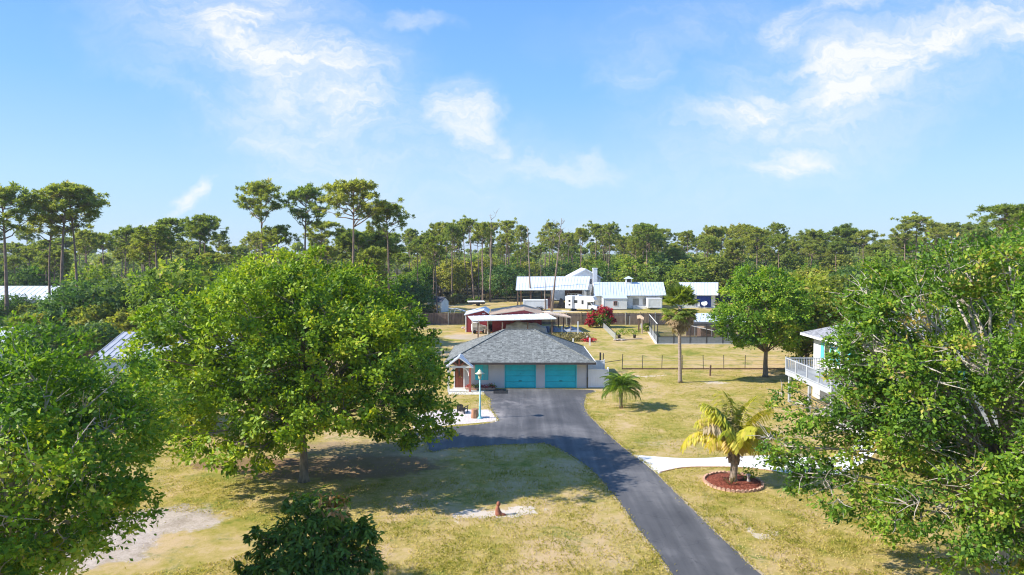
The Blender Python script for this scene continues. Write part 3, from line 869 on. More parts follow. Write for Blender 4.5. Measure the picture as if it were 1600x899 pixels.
# mango-like bush in front
rng = np.random.default_rng(17)
lb = [(0, 0, 2.4, 1.1), (-1.2, 0.2, 2.2, 0.85), (1.3, 0, 2.2, 0.9), (0.3, -0.7, 1.7, 0.9), (-0.7, -0.6, 1.6, 0.9), (1.0, -0.7, 1.3, 0.8), (-1.5, -0.2, 1.3, 0.7), (1.8, 0.2, 2.3, 0.5),
      (-0.2, 0.2, 3.3, 0.75), (0.75, 0.1, 3.55, 0.6), (-0.75, 0.3, 3.6, 0.42), (0.2, 0.8, 2.0, 1.1), (-1.9, 0.1, 2.6, 0.4), (1.3, 0.3, 3.0, 0.5), (0.5, 0, 0.9, 1.0), (-1.0, 0, 0.8, 0.8), (2.0, -0.1, 1.5, 0.5), (-2.1, 0, 1.7, 0.4)]
p = crown_leaves(lb, 30, 26, 0.24, rng, (0, 0, 2), cl_r=0.34, gap=0.12, droop=0.7, up=0.5)
tt = p[4] * 0.85
red = (p[0][:, 2] > 3.45) & (p[0][:, 0] > 0.3)
tt[red] = np.where(rng.random(red.sum()) < 0.55, 0.97, tt[red])
make_tree('mango_tree', 'small dark leaved tree with reddish new shoots at the bottom', 'tree', (-6.75, 22.6, 0),
          limb_tree(lb, 0.09, 0.5, rng, 4).mesh('trunk', M['oak_bark'], True), leaf_mesh('crown', *p[:4], 0.34, tt, M['mango_leaf']))


# ------------------------------------------------------------------ tree kinds for the woods
def make_pine(seed, H, frac, spread, limbs, puffs=1.0):
    rng = np.random.default_rng(seed)
    mb = MB()
    bend = rng.normal(0, 0.25, 2)
    base_r = 0.011 * H + 0.02

    def at(z):
        s = z / H
        return Vector((bend[0] * math.sin(s * 2.4) * 1.6, bend[1] * math.sin(s * 2.0 + 0.4) * 1.6 - bend[1] * 0.62, z))
    zs = [0, 0.4] + [H * k / 8 for k in range(1, 9)]
    mb.tube([at(z) for z in zs], [base_r * 1.3, base_r * 1.05] + [base_r * (1 - 0.095 * k) for k in range(1, 9)], 8)
    pts = []
    z0 = H * (1 - frac)
    rise = H - z0
    for i in range(limbs):
        s = (i + rng.random()) / limbs                      # 0 at the lowest limb, 1 at the top
        el = -0.25 + 1.65 * s ** 0.8
        az = i * 2.39996 + rng.uniform(-0.5, 0.5)
        rr = spread * (0.85 if s < 0.3 else 1.0) * rng.uniform(0.72, 1.08)
        tip = at(z0 + rise * 0.55) + Vector((math.cos(az) * math.cos(el) * rr, math.sin(az) * math.cos(el) * rr, math.sin(el) * rise * 0.46 * rng.uniform(0.85, 1.05)))
        hd = math.hypot(tip.x, tip.y)
        zs_ = max(z0 * 0.97, min(tip.z - hd * rng.uniform(0.25, 0.75), z0 + rise * 0.9))
        a = at(zs_)
        q = [a]
        for k in range(1, 5):
            f = k / 4
            q.append(a.lerp(tip, f) + Vector((rng.normal(0, 0.14), rng.normal(0, 0.14), rng.normal(0, 0.10) - 0.10 * hd * f * (1 - f))))
        r0 = base_r * 0.40 * ((tip - a).length / spread) ** 0.5
        mb.tube(q, [r0, r0 * 0.8, r0 * 0.6, r0 * 0.42, r0 * 0.2], 5)
        for k in range(int(rng.uniform(4, 8) * puffs)):
            f = rng.uniform(0.68, 1.0)
            idx = min(3, int(f * 4))
            b = q[idx] + (q[idx + 1] - q[idx]) * min(1.0, f * 4 - idx)
            o = Vector((rng.normal(0, 0.75), rng.normal(0, 0.75), abs(rng.normal(0.15, 0.28))))
            pts.append(b + o)
            pts.append(b + o + Vector((rng.normal(0, 0.28), rng.normal(0, 0.28), rng.normal(0, 0.12))))
            mb.tube([b, b + o * 0.6 + Vector((0, 0, -0.04)), b + o], [r0 * 0.35, r0 * 0.25, r0 * 0.12], 4, False)
        if rng.random() < 0.3:
            b = q[2]
            o = Vector((rng.normal(0, 0.5), rng.normal(0, 0.5), 0.2))
            pts.append(b + o)
    for k in range(6):
        pts.append(at(H) + Vector((rng.normal(0, 0.6), rng.normal(0, 0.6), rng.normal(-0.2, 0.2))))
    # a few dead stubs below the crown
    for k in range(5):
        z = z0 * rng.uniform(0.55, 1)
        az = rng.uniform(0, 2 * PI)
        L = rng.uniform(0.5, 1.8)
        mb.tube([at(z), at(z) + Vector((math.cos(az) * L, math.sin(az) * L, rng.uniform(-0.3, 0.5)))], [base_r * 0.2, base_r * 0.06], 4, False)
    P, A, N, S, T = [], [], [], [], []
    for c in pts:
        m = 40
        d = sph(m, rng)
        d[:, 2] = d[:, 2] * 0.85 + 0.25
        d = unit(d)
        L = 0.52 * rng.uniform(0.7, 1.25)
        P.append(np.array(c) + d * L * rng.uniform(0.25, 0.75, (m, 1)))
        A.append(d)
        N.append(sph(m, rng) * 0.6 + d * 0.3 + np.array([0, 0, 0.7]))
        S.append(L * rng.uniform(0.6, 1.1, m))
        T.append(np.clip(0.45 + rng.normal(0, 0.13) + rng.normal(0, 0.14, m), 0, 1))
    cm = leaf_mesh('crown', np.concatenate(P), np.concatenate(A), np.concatenate(N), np.concatenate(S), 0.26, np.concatenate(T), M['pine_needle'], 0.04)
    return mb.mesh('trunk', M['pine_bark'], True), cm, H


PINES = [make_pine(101, 19, 0.34, 4.2, 22), make_pine(102, 20, 0.38, 3.8, 22), make_pine(103, 18, 0.28, 3.2, 16),
         make_pine(104, 19, 0.26, 2.6, 13), make_pine(105, 20, 0.44, 3.4, 24), make_pine(106, 18, 0.20, 2.6, 12)]
BUSHY = [make_pine(107, 17, 0.58, 3.6, 34, 1.2), make_pine(108, 16, 0.50, 4.0, 34, 1.2), make_pine(109, 17, 0.64, 3.4, 36, 1.2)]
BROAD_PINE = make_pine(110, 21, 0.36, 6.0, 26, 1.25)


def make_broad(seed, H, Rr, n=22, mat='wood_leaf', leaf=0.46):
    rng = np.random.default_rng(seed)
    lb = dome_lobes(rng, n, 0, 0, H * 0.56, Rr, Rr * 0.95, H * 0.46, Rr * 0.36, -0.85, 0.16, 1)
    p = crown_leaves(lb, 22, 15, leaf, rng, (0, 0, H * 0.5), cl_r=0.34, gap=0.10)
    return limb_tree(lb, 0.03 * H * 0.7, H * 0.2, rng, 2).mesh('trunk', M['oak_bark'], True), leaf_mesh('crown', *p[:4], 0.62, p[4], M[mat]), H


M['wood_leaf_olive'] = leaf_mat('wood_leaf_olive', [(0.0, (0.140, 0.175, 0.038)), (0.5, (0.300, 0.345, 0.058)), (0.85, (0.42, 0.43, 0.08)), (1.0, (0.52, 0.44, 0.15))], 0.48, 0.6, 0.02, 0.2)
M['wood_leaf_deep'] = leaf_mat('wood_leaf_deep', [(0.0, (0.055, 0.115, 0.040)), (0.5, (0.120, 0.215, 0.058)), (0.85, (0.20, 0.30, 0.075)), (1.0, (0.32, 0.36, 0.11))], 0.42, 0.6, 0.02, 0.2)
BROADS = [make_broad(201, 9, 4.6), make_broad(202, 10, 4.2, 22, 'wood_leaf_olive'), make_broad(203, 8, 4.8, 18, 'wood_leaf_deep', 0.4), make_broad(204, 11, 4.4, 26), make_broad(205, 9, 3.6, 16, 'wood_leaf_olive', 0.5)]


def fan_leaf(seed, dead=False):
    rng = np.random.default_rng(seed)
    P, A, N, S, T = [], [], [], [], []
    n = 22
    for k in range(n):
        a = -2.0 + 4.0 * (k + 0.5) / n
        d = np.array([math.cos(a), math.sin(a), -0.25 - 0.2 * abs(a)])
        d /= np.linalg.norm(d)
        L = 0.85 * rng.uniform(0.85, 1.1) * (1.0 - 0.08 * abs(a))
        P.append(np.array([0.95, 0, 0]) + d * L * 0.5)
        A.append(d)
        N.append(np.array([0.2, 0.15 * a, 1.0]) + rng.normal(0, 0.15, 3))
        S.append(L)
        T.append(np.clip((0.5 if not dead else 0.5) + rng.normal(0, 0.2), 0, 1))
    # the stem
    P.append(np.array([0.45, 0, 0.0])); A.append(np.array([1.0, 0, 0])); N.append(np.array([0, 0, 1.0])); S.append(1.0); T.append(0.6)
    asp = 0.16
    return leaf_mesh('fan_leaf', np.array(P), np.array(A), np.array(N), np.array(S), asp, np.array(T), M['dead_palm_leaf' if dead else 'palm_leaf'], 0.06)


FANS = [fan_leaf(301), fan_leaf(302), fan_leaf(303)]
DEAD_FANS = [fan_leaf(304, True), fan_leaf(305, True)]


def fan_transforms(rng, n, lo, hi, sc=1.0):
    res = []
    for k in range(n):
        el = lo + (hi - lo) * ((k + rng.random()) / n)
        az = k * 2.39996 + rng.uniform(-0.2, 0.2)
        res.append((az, el, sc * rng.uniform(0.85, 1.15), rng.uniform(-0.3, 0.3)))
    return res


def join_fans(name, lst):
    """copies of fan leaves baked into one crown mesh"""
    V, T, mi = [], [], []
    for me, mtx, k in lst:
        n = len(me.vertices)
        co = np.empty(n * 3, np.float32)
        me.vertices.foreach_get('co', co)
        t = np.empty(n, np.float32)
        me.attributes['tint'].data.foreach_get('value', t)
        a = np.array(mtx)
        V.append(co.reshape(-1, 3) @ a[:3, :3].T + a[:3, 3])
        T.append(t)
        mi.append(np.full(n // 4, k, np.int32))
    V = np.concatenate(V); T = np.concatenate(T); mi = np.concatenate(mi)
    n = len(V) // 4
    me = bpy.data.meshes.new(name)
    me.vertices.add(n * 4)
    me.vertices.foreach_set('co', V.astype(np.float32).ravel())
    me.loops.add(n * 4)
    me.loops.foreach_set('vertex_index', np.arange(n * 4, dtype=np.int32))
    me.polygons.add(n)
    me.polygons.foreach_set('loop_start', np.arange(n, dtype=np.int32) * 4)
    me.attributes.new('tint', 'FLOAT', 'POINT').data.foreach_set('value', T)
    me.materials.append(M['palm_leaf'])
    me.materials.append(M['dead_palm_leaf'])
    me.polygons.foreach_set('material_index', mi)
    me.update(calc_edges=True)
    return me


def make_cabbage(seed, H):
    rng = np.random.default_rng(seed)
    lst = []
    for (az, el, s, roll) in fan_transforms(rng, 26, -0.5, 1.3, 1.0):
        lst.append((FANS[rng.integers(3)], Matrix.Translation((0, 0, H - 1.2)) @ Matrix.Rotation(az, 4, 'Z') @ Matrix.Rotation(-el, 4, 'Y') @ Matrix.Rotation(roll, 4, 'X') @ Matrix.Scale(s, 4), 0))
    for (az, el, s, roll) in fan_transforms(rng, 10, -1.3, -0.5, 0.9):
        lst.append((DEAD_FANS[rng.integers(2)], Matrix.Translation((0, 0, H - 1.35)) @ Matrix.Rotation(az, 4, 'Z') @ Matrix.Rotation(-el, 4, 'Y') @ Matrix.Rotation(roll, 4, 'X') @ Matrix.Scale(s, 4), 1))
    mb = MB().tube([(0, 0, 0), (0.05, 0, H * 0.4), (0, 0.04, H - 1.2)], [0.22, 0.17, 0.19], 8)
    return mb.mesh('trunk', M['palm_trunk'], True), join_fans('crown', lst), H


CABBAGES = [make_cabbage(311, 6.0), make_cabbage(312, 7.5), make_cabbage(313, 4.5)]


def make_shrub(seed, H, Rr, mat, leaf=0.3):
    rng = np.random.default_rng(seed)
    lb = dome_lobes(rng, 10, 0, 0, H * 0.5, Rr, Rr, H * 0.52, Rr * 0.5, -0.7, 0.2, 1)
    p = crown_leaves(lb, 16, 14, leaf, rng, (0, 0, H * 0.4), cl_r=0.36, gap=0.1)
    return limb_tree(lb, 0.05, 0.15, rng, 2).mesh('stem', M['oak_bark'], True), leaf_mesh('foliage', *p[:4], 0.5, p[4], M[mat]), H


SHRUBS = [make_shrub(401, 2.2, 1.8, 'wood_leaf'), make_shrub(402, 1.7, 1.6, 'dry_leaf'), make_shrub(403, 2.8, 1.7, 'wood_leaf')]


WOOD = []


def place(kind, name, label, cat, x, y, H, rz, group=None, wide=1.0):
    tm, cm, h = kind
    s = H / h
    t = thing(name, label, cat, (x, y, 0), rz, group)
    t.scale = (s * wide, s * wide, s)
    link(bpy.data.objects.new(tm.name.split('.')[0], tm), t)
    link(bpy.data.objects.new(cm.name.split('.')[0], cm), t)
    if name == 'pine_tree': t.rotation_euler = (R(3.0 * math.sin(x * 3.1 + y)), R(3.0 * math.cos(x + y * 2.3)), rz)
    if group: WOOD.append((t, name, x, y, H))
    return t


# pines that stand out, by trunk pixel, top pixel and distance
HERO = [(2, 298, 96, 4, 'tall slash pine cut off by the left edge, behind the front oak', 1.2),
        (90, 291, 100, 1, 'left trunk of the tall pine pair near the left edge', 1.25),
        (114, 296, 102, 0, 'right trunk of the tall pine pair near the left edge', 1.0),
        (74, 340, 104, 2, 'shorter pine behind the tall pine pair at the left', 1.1),
        (242, 358, 112, 3, 'dark stubby pine with thin top right of the pine pair', 1.4),
        (308, 340, 128, 0, 'round headed pine left above the great oak', 1.0),
        (272, 346, 140, 2, 'slim pine just left of the round headed pine', 1.1),
        (398, 290, 118, 1, 'tall lacy pine, leftmost of three above the great oak', 1.0),
        (474, 297, 122, 4, 'tall narrow pine, middle of three above the great oak', 0.95),
        (604, 322, 112, 0, 'leaning shouldered pine right of the broadest pine', 0.9),
        (930, 352, 205, 5, 'lone upright pine behind the white chimney house', 1.1),
        (1018, 354, 215, 0, 'flat topped pine right behind the long metal roofed house', 0.75),
        (1212, 352, 190, 1, 'wide pine with bare trunk behind the oak by the fence', 0.95),
        (1437, 340, 165, 5, 'lone small headed pine rising above the airy oak', 1.25),
        (1560, 326, 100, 2, 'pine with layered crown at the right edge', 1.25),
        (1602, 335, 108, 0, 'pine cut off by the right edge', 1.0),
        (790, 347, 190, 5, 'slender pine with round tuft right of the dead snags', 1.0)]
for i, (px, py, Y, k, lab, wd) in enumerate(HERO):
    q = at_depth(px, py, Y)
    place(PINES[k], 'pine_tree', lab, 'tree', q.x, Y, q.z, i * 1.7, None, wd)
q = at_depth(548, 286, 106)
place(BROAD_PINE, 'pine_tree', 'broadest tall pine with open limbs right above the great oak', 'tree', q.x, 106, q.z, 0.6)

# bare trunked pines behind the small shed
for i, (px, py, by, k) in enumerate([(659, 372, 462, 3), (669, 366, 459, 5), (680, 362, 456, 5), (688, 352, 463, 3), (698, 350, 465, 5), (706, 356, 470, 3), (718, 352, 458, 5),
                                     (731, 350, 466, 3), (741, 344, 471, 5), (754, 352, 476, 3), (620, 368, 450, 3), (640, 360, 455, 0), (600, 370, 448, 2), (770, 350, 465, 5), (812, 356, 455, 3),
                                     (856, 350, 450, 5), (892, 372, 448, 3)]):
    b = ground(px, by)
    q = at_depth(px, py, b.y)
    place(PINES[k], 'pine_tree', 'bare trunked slash pine in the row behind the small grey shed', 'tree', b.x, b.y, q.z, i * 2.1, 'pines behind the small grey shed', 0.85)


def snag(label, base, top, lean, branches, seed, r=0.16):
    rng = np.random.default_rng(seed)
    t = thing('dead_pine', label, 'dead tree', base)
    mb = MB()
    H = top
    pts = [Vector((lean * (k / 6) + rng.normal(0, 0.06) * (k > 0), rng.normal(0, 0.05) * (k > 0), H * k / 6)) for k in range(7)]
    mb.tube(pts, [r * 1.25] + [r * (1 - 0.13 * k) for k in range(1, 7)], 8)
    mb.build('trunk', M['dead_wood'], t, True)
    for k in range(branches):
        s = rng.uniform(0.66, 0.99)
        a = pts[min(5, int(s * 6))] + (pts[min(6, int(s * 6) + 1)] - pts[min(5, int(s * 6))]) * (s * 6 % 1)
        az = rng.uniform(0, 2 * PI)
        L = rng.uniform(0.9, 3.0)
        m = a + Vector((math.cos(az) * L * 0.5, math.sin(az) * L * 0.3, L * 0.28))
        e = a + Vector((math.cos(az) * L * 0.8, math.sin(az) * L * 0.5, L * 0.8))
        bb = MB().tube([a, m, e], [0.07, 0.05, 0.02], 5)
        for j in range(3):
            f = a + (e - a) * rng.uniform(0.4, 0.9)
            bb.tube([f, f + Vector((rng.normal(0, 0.4), rng.normal(0, 0.4), rng.uniform(0.3, 0.9)))], [0.035, 0.012], 4, False)
        bb.build('branch', M['dead_wood'], t)
    return t


for (px, by, py, lean, nb, lab) in [(739, 468, 343, -0.6, 4, 'bare dead pine with few twigs behind the red barn, leftmost snag'),
                                    (766, 472, 339, 0.3, 6, 'forked dead pine left of the red barn roof peak'),
                                    (830, 482, 355, -0.8, 1, 'straight branchless dead pine before the open white roofed barn'),
                                    (862, 487, 341, 2.0, 9, 'leaning dead pine with spreading bare crown before the white barn')]:
    b = ground(px, by)
    q = at_depth(px, py, b.y)
    snag(lab, (b.x, b.y, 0), q.z, lean, nb, int(px), 0.23)
b = ground(852, 486)
snag('short broken trunk between the two tall dead pines', (b.x, b.y, 0), at_depth(852, 437, b.y).z, 0, 0, 3, 0.16)
t = thing('dead_branch', 'dead limb leaning against the leftmost snag', 'branch', tuple(ground(745, 472)))
MB().tube([(0, 0, 0), (0.8, 0, 2.2), (1.4, 0.1, 4.0)], [0.09, 0.07, 0.03], 6).build('limb', M['dead_wood'], t)


# woods, zone by zone
def scatter(n, x0, x1, y0, y1, dmin, rng, ok=None, persp=True):
    pts = []
    tries = 0
    while len(pts) < n and tries < n * 60:
        tries += 1
        y = y0 + (y1 - y0) * rng.random() ** 1.1
        u = rng.uniform(x0, x1)
        x = u * y if persp else u
        if ok and not ok(x, y): continue
        if all((x - a) ** 2 + (y - b) ** 2 > dmin * dmin for a, b in pts):
            pts.append((x, y))
    return pts


def clear_left(x, y):
    return not (y < 128 and 800 + F_PX * x / y < 105) and not (-41 < x < -24 and 54 < y < 72) and not (-95 < x < -70 and 105 < y < 122) and not (-60 < x < -47 and 62 < y < 76)


rng = np.random.default_rng(77)
# left wood: understory then pines  (x0,x1 are X/Y slopes)
for i, (x, y) in enumerate(scatter(56, -0.80, -0.13, 80, 150, 5.0, rng, clear_left)):
    if x / y > -0.2 and y < 112: continue
    place(BROADS[(2, 0, 2, 3, 4)[i % 5]], 'broadleaf_tree', 'leafy green tree in the wood behind the great oak', 'tree', x, y, rng.uniform(5.5, 11.5), rng.uniform(0, 6.28), 'leafy trees in the left wood')
for i, (px, py, Y, H) in enumerate([(150, 470, 78, 8.2), (195, 455, 84, 9.5), (245, 440, 88, 9.8), (205, 480, 76, 6.5), (30, 487, 84, 9.8), (140, 500, 70, 5.0), (300, 415, 95, 10.5), (60, 500, 66, 5.0), (8, 466, 101, 5), (46, 472, 98, 5), (84, 466, 97, 5), (118, 448, 92, 6), (66, 484, 84, 5), (-20, 462, 96, 5), (30, 456, 102, 5)]):
    q = at_depth(px, py, Y)
    place(BROADS[2 if i % 3 else 4], 'broadleaf_tree', 'dense tree at the edge of the left wood, beside the grey barn', 'tree', q.x, Y, q.z, i, 'trees at the edge of the left wood')
for i, (px, py, Y) in enumerate([(150, 505, 74), (172, 512, 72), (135, 520, 68), (30, 495, 72)]):
    q = at_depth(px, py, Y)
    place(CABBAGES[i % 3], 'cabbage_palm', 'dark cabbage palm under the trees left of the grey barn', 'palm', q.x, Y, max(2.5, q.z), i, 'cabbage palms left of the grey barn')
for i, (x, y) in enumerate(scatter(90, -0.79, -0.10, 112, 230, 5.0, rng, clear_left)):
    place((PINES * 2 + BUSHY)[(i * 7) % 15], 'pine_tree', 'slash pine in the thick of the left wood', 'tree', x, y, rng.uniform(10.5, 18.5), rng.uniform(0, 6.28), 'pines of the left wood', rng.uniform(0.9, 1.25))
# behind the shed and the white houses
for i, (x, y) in enumerate(scatter(56, -0.17, 0.17, 164, 270, 5.0, rng, lambda x, y: not (5 < x < 30 and y < 182))):
    place(BROADS[i % 5], 'broadleaf_tree', 'leafy tree in the wood behind the shed and white houses', 'tree', x, y, rng.uniform(5.2, 10.8) + (y - 164) * 0.015, rng.uniform(0, 6.28), 'leafy trees behind the white houses')
for i, (x, y) in enumerate(scatter(60, -0.16, 0.20, 168, 280, 5.5, rng, lambda x, y: not (5 < x < 30 and y < 180))):
    place(PINES[(i * 5) % 6], 'pine_tree', 'slash pine in the wood beyond the white houses', 'tree', x, y, rng.uniform(11.5, 19.5) + (y - 168) * 0.012, rng.uniform(0, 6.28), 'pines beyond the white houses', rng.uniform(0.75, 1.05))
for i, (px, py, by) in enumerate([(708, 428, 457), (722, 432, 459), (748, 425, 456), (770, 433, 460), (946, 425, 460), (958, 420, 458), (966, 428, 460), (690, 436, 458), (790, 428, 458), (1130, 410, 450), (1240, 425, 480), (1085, 425, 455)]):
    b = ground(px, by)
    place(CABBAGES[i % 3], 'cabbage_palm', 'cabbage palm at the edge of the wood behind the houses', 'palm', b.x, b.y, at_depth(px, py, b.y).z, i * 1.3, 'cabbage palms behind the houses')
# round oaks behind the right house and wood on the right
for i, (px, py, Y, wd) in enumerate([(1010, 395, 178, 1.5), (1050, 393, 176, 1.5), (1092, 396, 172, 1.5), (1130, 398, 165, 1.4), (1030, 405, 170, 1.2), (1075, 408, 165, 1.2)]):
    q = at_depth(px, py, Y)
    place(BROADS[(i * 2) % 5], 'broadleaf_tree', 'round dark oak right behind the long metal roofs', 'tree', q.x, Y, q.z, i * 2.0, 'round oaks behind the long metal roofs', wd)


def clear_right(x, y):
    return not (20 < x < 46 and y < 66) and not (x < 48 and y < 90 and x / y < 0.40) and not (y < 162 and x < 52)


for i, (x, y) in enumerate(scatter(44, 0.34, 0.80, 66, 200, 6.5, rng, clear_right)):
    place(BROADS[i % 5], 'broadleaf_tree', 'leafy tree in the wood behind the two storey house', 'tree', x, y, rng.uniform(5.5, 11.5) + (y - 66) * 0.012, rng.uniform(0, 6.28), 'leafy trees of the right wood')
for i, (px, py, Y) in enumerate([(1255, 430, 72), (1290, 425, 76), (1330, 418, 84), (1262, 470, 70), (1305, 455, 68)]):
    q = at_depth(px, py, Y)
    place(BROADS[i % 5], 'broadleaf_tree', 'dark leafy tree between the fence oak and the two storey house', 'tree', q.x, Y, q.z, i * 1.1, 'trees left of the two storey house')
for i, (x, y) in enumerate(scatter(96, 0.18, 0.80, 160, 270, 6.0, rng, lambda x, y: not (x < 52 and y < 166))):
    place((PINES * 2 + BUSHY)[(i * 7) % 15], 'pine_tree', 'slash pine in the wood right of the white houses', 'tree', x, y, rng.uniform(11.0, 19.5) + (y - 160) * 0.012, rng.uniform(0, 6.28), 'pines of the right wood', rng.uniform(0.9, 1.3))
for i, (x, y) in enumerate(scatter(40, 0.16, 0.80, 190, 320, 7, rng)):
    place(BROADS[(i * 3) % 5], 'broadleaf_tree', 'distant leafy tree far behind the right wood', 'tree', x, y, rng.uniform(9, 13), rng.uniform(0, 6.28), 'distant leafy trees of the right wood', 1.2)
# scrub behind the back fence
for i, (px, py) in enumerate([(662, 492), (668, 495), (676, 491), (655, 490), (692, 470), (700, 466), (712, 470), (720, 474), (728, 468), (735, 475), (705, 476), (716, 465), (745, 470), (760, 468), (780, 463), (795, 461), (688, 463), (672, 458), (656, 458)]):
    b = ground(px, py)
    place(SHRUBS[1 if i % 3 else 0], 'shrub', 'scrubby bush in the rough ground round the small grey shed', 'bush', b.x, b.y, 1.0 + (i % 4) * 0.35, i * 0.9, 'scrub round the small grey shed')
b = ground(777, 467)
place(BROADS[4], 'broadleaf_tree', 'round low bushy tree left of the open white roofed barn', 'tree', b.x, b.y, 6.5, 1.0, None, 1.1)
b = ground(1340, 530)
place(CABBAGES[1], 'cabbage_palm', 'cabbage palm with brown skirt behind the airy oak', 'palm', 32.5, 64, 7.6, 0.3)

# every tree of the woods gets a label by the thing it rises behind and its rank there
PLACES = [(55, 'at the left edge of the photo'), (150, 'around the tall pine pair'), (255, 'right of the tall pine pair'), (350, 'around the round headed pine'), (435, 'around the tall lacy pine'),
          (515, 'around the tall narrow pine'), (640, 'around the broadest pine'), (720, 'behind the small grey shed'), (800, 'behind the red barn'), (925, 'behind the open pole barn'),
          (1050, 'behind the long cupola house'), (1130, 'behind the blue bay building'), (1280, 'behind the oak by the fence'), (1400, 'left above the two storey house'),
          (1500, 'behind the airy oak'), (9999, 'at the right edge of the photo')]
RANK = ['highest', 'second highest', 'third highest', 'fourth highest', 'fifth highest', 'sixth highest', 'seventh highest', 'eighth highest', 'ninth highest', 'tenth highest',
        'eleventh highest', 'twelfth highest', 'thirteenth highest', 'fourteenth highest', 'fifteenth highest', 'sixteenth highest', 'seventeenth highest', 'eighteenth highest', 'nineteenth highest', 'twentieth highest'] + ['twenty-%s highest' % q for q in ('first', 'second', 'third', 'fourth', 'fifth', 'sixth', 'seventh', 'eighth', 'ninth')]
NOUN = {'pine_tree': 'slash pine', 'broadleaf_tree': 'leafy tree', 'cabbage_palm': 'cabbage palm', 'shrub': 'scrubby bush'}
buckets = {}
for t, name, x, y, H in WOOD:
    px = 800 + F_PX * x / y
    k = next(i for i, (lim, _) in enumerate(PLACES) if px < lim)
    buckets.setdefault((name, k), []).append(((CAM_H - H) / y, t))
for (name, k), lst in buckets.items():
    for r, (_, t) in enumerate(sorted(lst, key=lambda q: q[0])):
        t['label'] = (RANK[r] if r < len(RANK) else 'lowest, mostly hidden') + ' ' + NOUN[name] + ' of the wood ' + PLACES[k][1] if name != 'shrub' else RANK[min(r, 19)] + ' scrubby bush in the rough ' + PLACES[k][1]

# far wood: one mass out to the horizon
rngf = np.random.default_rng(88)
P, A, N, S, T = [], [], [], [], []
nf = 1500
yy = 300 * (1800 / 300) ** rngf.random(nf)
xx = rngf.uniform(-0.95, 0.95, nf) * yy
for x, y in zip(xx, yy):
    h = rngf.uniform(8, 12.5) if rngf.random() < 0.8 else rngf.uniform(13, 17)
    tall = h > 12.6
    m = int(120 * min(1.0, 420 / y)) + 20
    r = (2.6 if tall else 4.5) * rngf.uniform(0.8, 1.2)
    d = sph(m, rngf)
    z = (h - r * 0.5) if tall else h * 0.55
    P.append(np.array([x, y, z]) + d * np.array([r, r, r * 0.55 if tall else h * 0.45]) * rngf.uniform(0.6, 1.0, (m, 1)))
    A.append(sph(m, rngf)); N.append(d + np.array([0, 0, 0.4]) + 0.5 * sph(m, rngf))
    S.append(rngf.uniform(0.8, 1.5, m) * (1 + y / 900)); T.append(np.clip(0.45 + rngf.normal(0, 0.15) + rngf.normal(0, 0.15, m), 0, 1))
o = link(bpy.data.objects.new('far_wood', leaf_mesh('far_wood', np.concatenate(P), np.concatenate(A), np.concatenate(N), np.concatenate(S), 0.7, np.concatenate(T), M['wood_leaf'])))
tag(o, 'distant wood reaching to the horizon', kind='stuff')

# ------------------------------------------------------------------ roofs
def metal_gable(mb, x0, x1, y0, yr, y1, ze, zr, th=0.08, step=0.9):
    """ridge along x: two slabs and standing seams"""
    mb.slab([(x0, y0, ze), (x1, y0, ze), (x1, yr, zr), (x0, yr, zr)], th)
    mb.slab([(x0, yr + 0.003, zr), (x1, yr + 0.003, zr), (x1, y1, ze), (x0, y1, ze)], th)
    n = int((x1 - x0) / step)
    for k in range(n + 1):
        x = x0 + (x1 - x0) * k / n
        mb.bar((x, y0 + 0.01, ze + 0.02), (x, yr, zr + 0.02), 0.06, 0.05)
    return mb


def metal_shed(mb, q, th=0.07, n=12):
    """one sloping sheet with ribs; q = near left, near right, far right, far left"""
    q = [Vector(p) for p in q]
    mb.slab(q, th)
    for k in range(n + 1):
        s = k / n
        a = q[0].lerp(q[1], s) + Vector((0, 0, 0.015))
        b = q[3].lerp(q[2], s) + Vector((0, 0, 0.015))
        mb.bar(a, b, 0.07, 0.05)
    return mb


def window_part(parent, x0, z0, x1, z1, y, name='window', frame='trim_white', pane='glass', bars=1, dep=0.06):
    """window in a wall facing -y at depth y"""
    f = MB()
    t = 0.08
    f.box(x0 - t, y - dep, z0 - t, x1 + t, y - 0.003, z0)
    f.box(x0 - t, y - dep, z1, x1 + t, y - 0.003, z1 + t)
    f.box(x0 - t, y - dep, z0 + .001, x0, y - 0.003, z1 - .001)
    f.box(x1, y - dep, z0 + .001, x1 + t, y - 0.003, z1 - .001)
    for k in range(bars):
        x = x0 + (x1 - x0) * (k + 1) / (bars + 1)
        f.box(x - 0.025, y - dep + 0.01, z0 + .001, x + 0.025, y - 0.004, z1 - .001)
    o = f.build(name, M[frame], parent)
    MB().box(x0, y - 0.03, z0, x1, y - 0.005, z1).build('pane', M[pane], o)
    return o


# ------------------------------------------------------------------ teal door garage
GX0, GX1, GY0, GY1 = -5.15, 6.72, 60.95, 69.6
EX0, EX1, EY0, EY1, EZ = -6.0, 7.42, 60.05, 70.5, 2.46
RIDGE = 4.80
gar = thing('garage', 'low taupe garage with two teal doors and a grey shingle hip roof', 'garage', (0.8, 61, 0))
GO = Vector((0.8, 61, 0))


def gpart(mb, name, mat, parent=None, off=GO):
    mb.v = [tuple(Vector(v) - off) for v in mb.v]
    return mb.build(name, M[mat] if isinstance(mat, str) else mat, parent or gar)


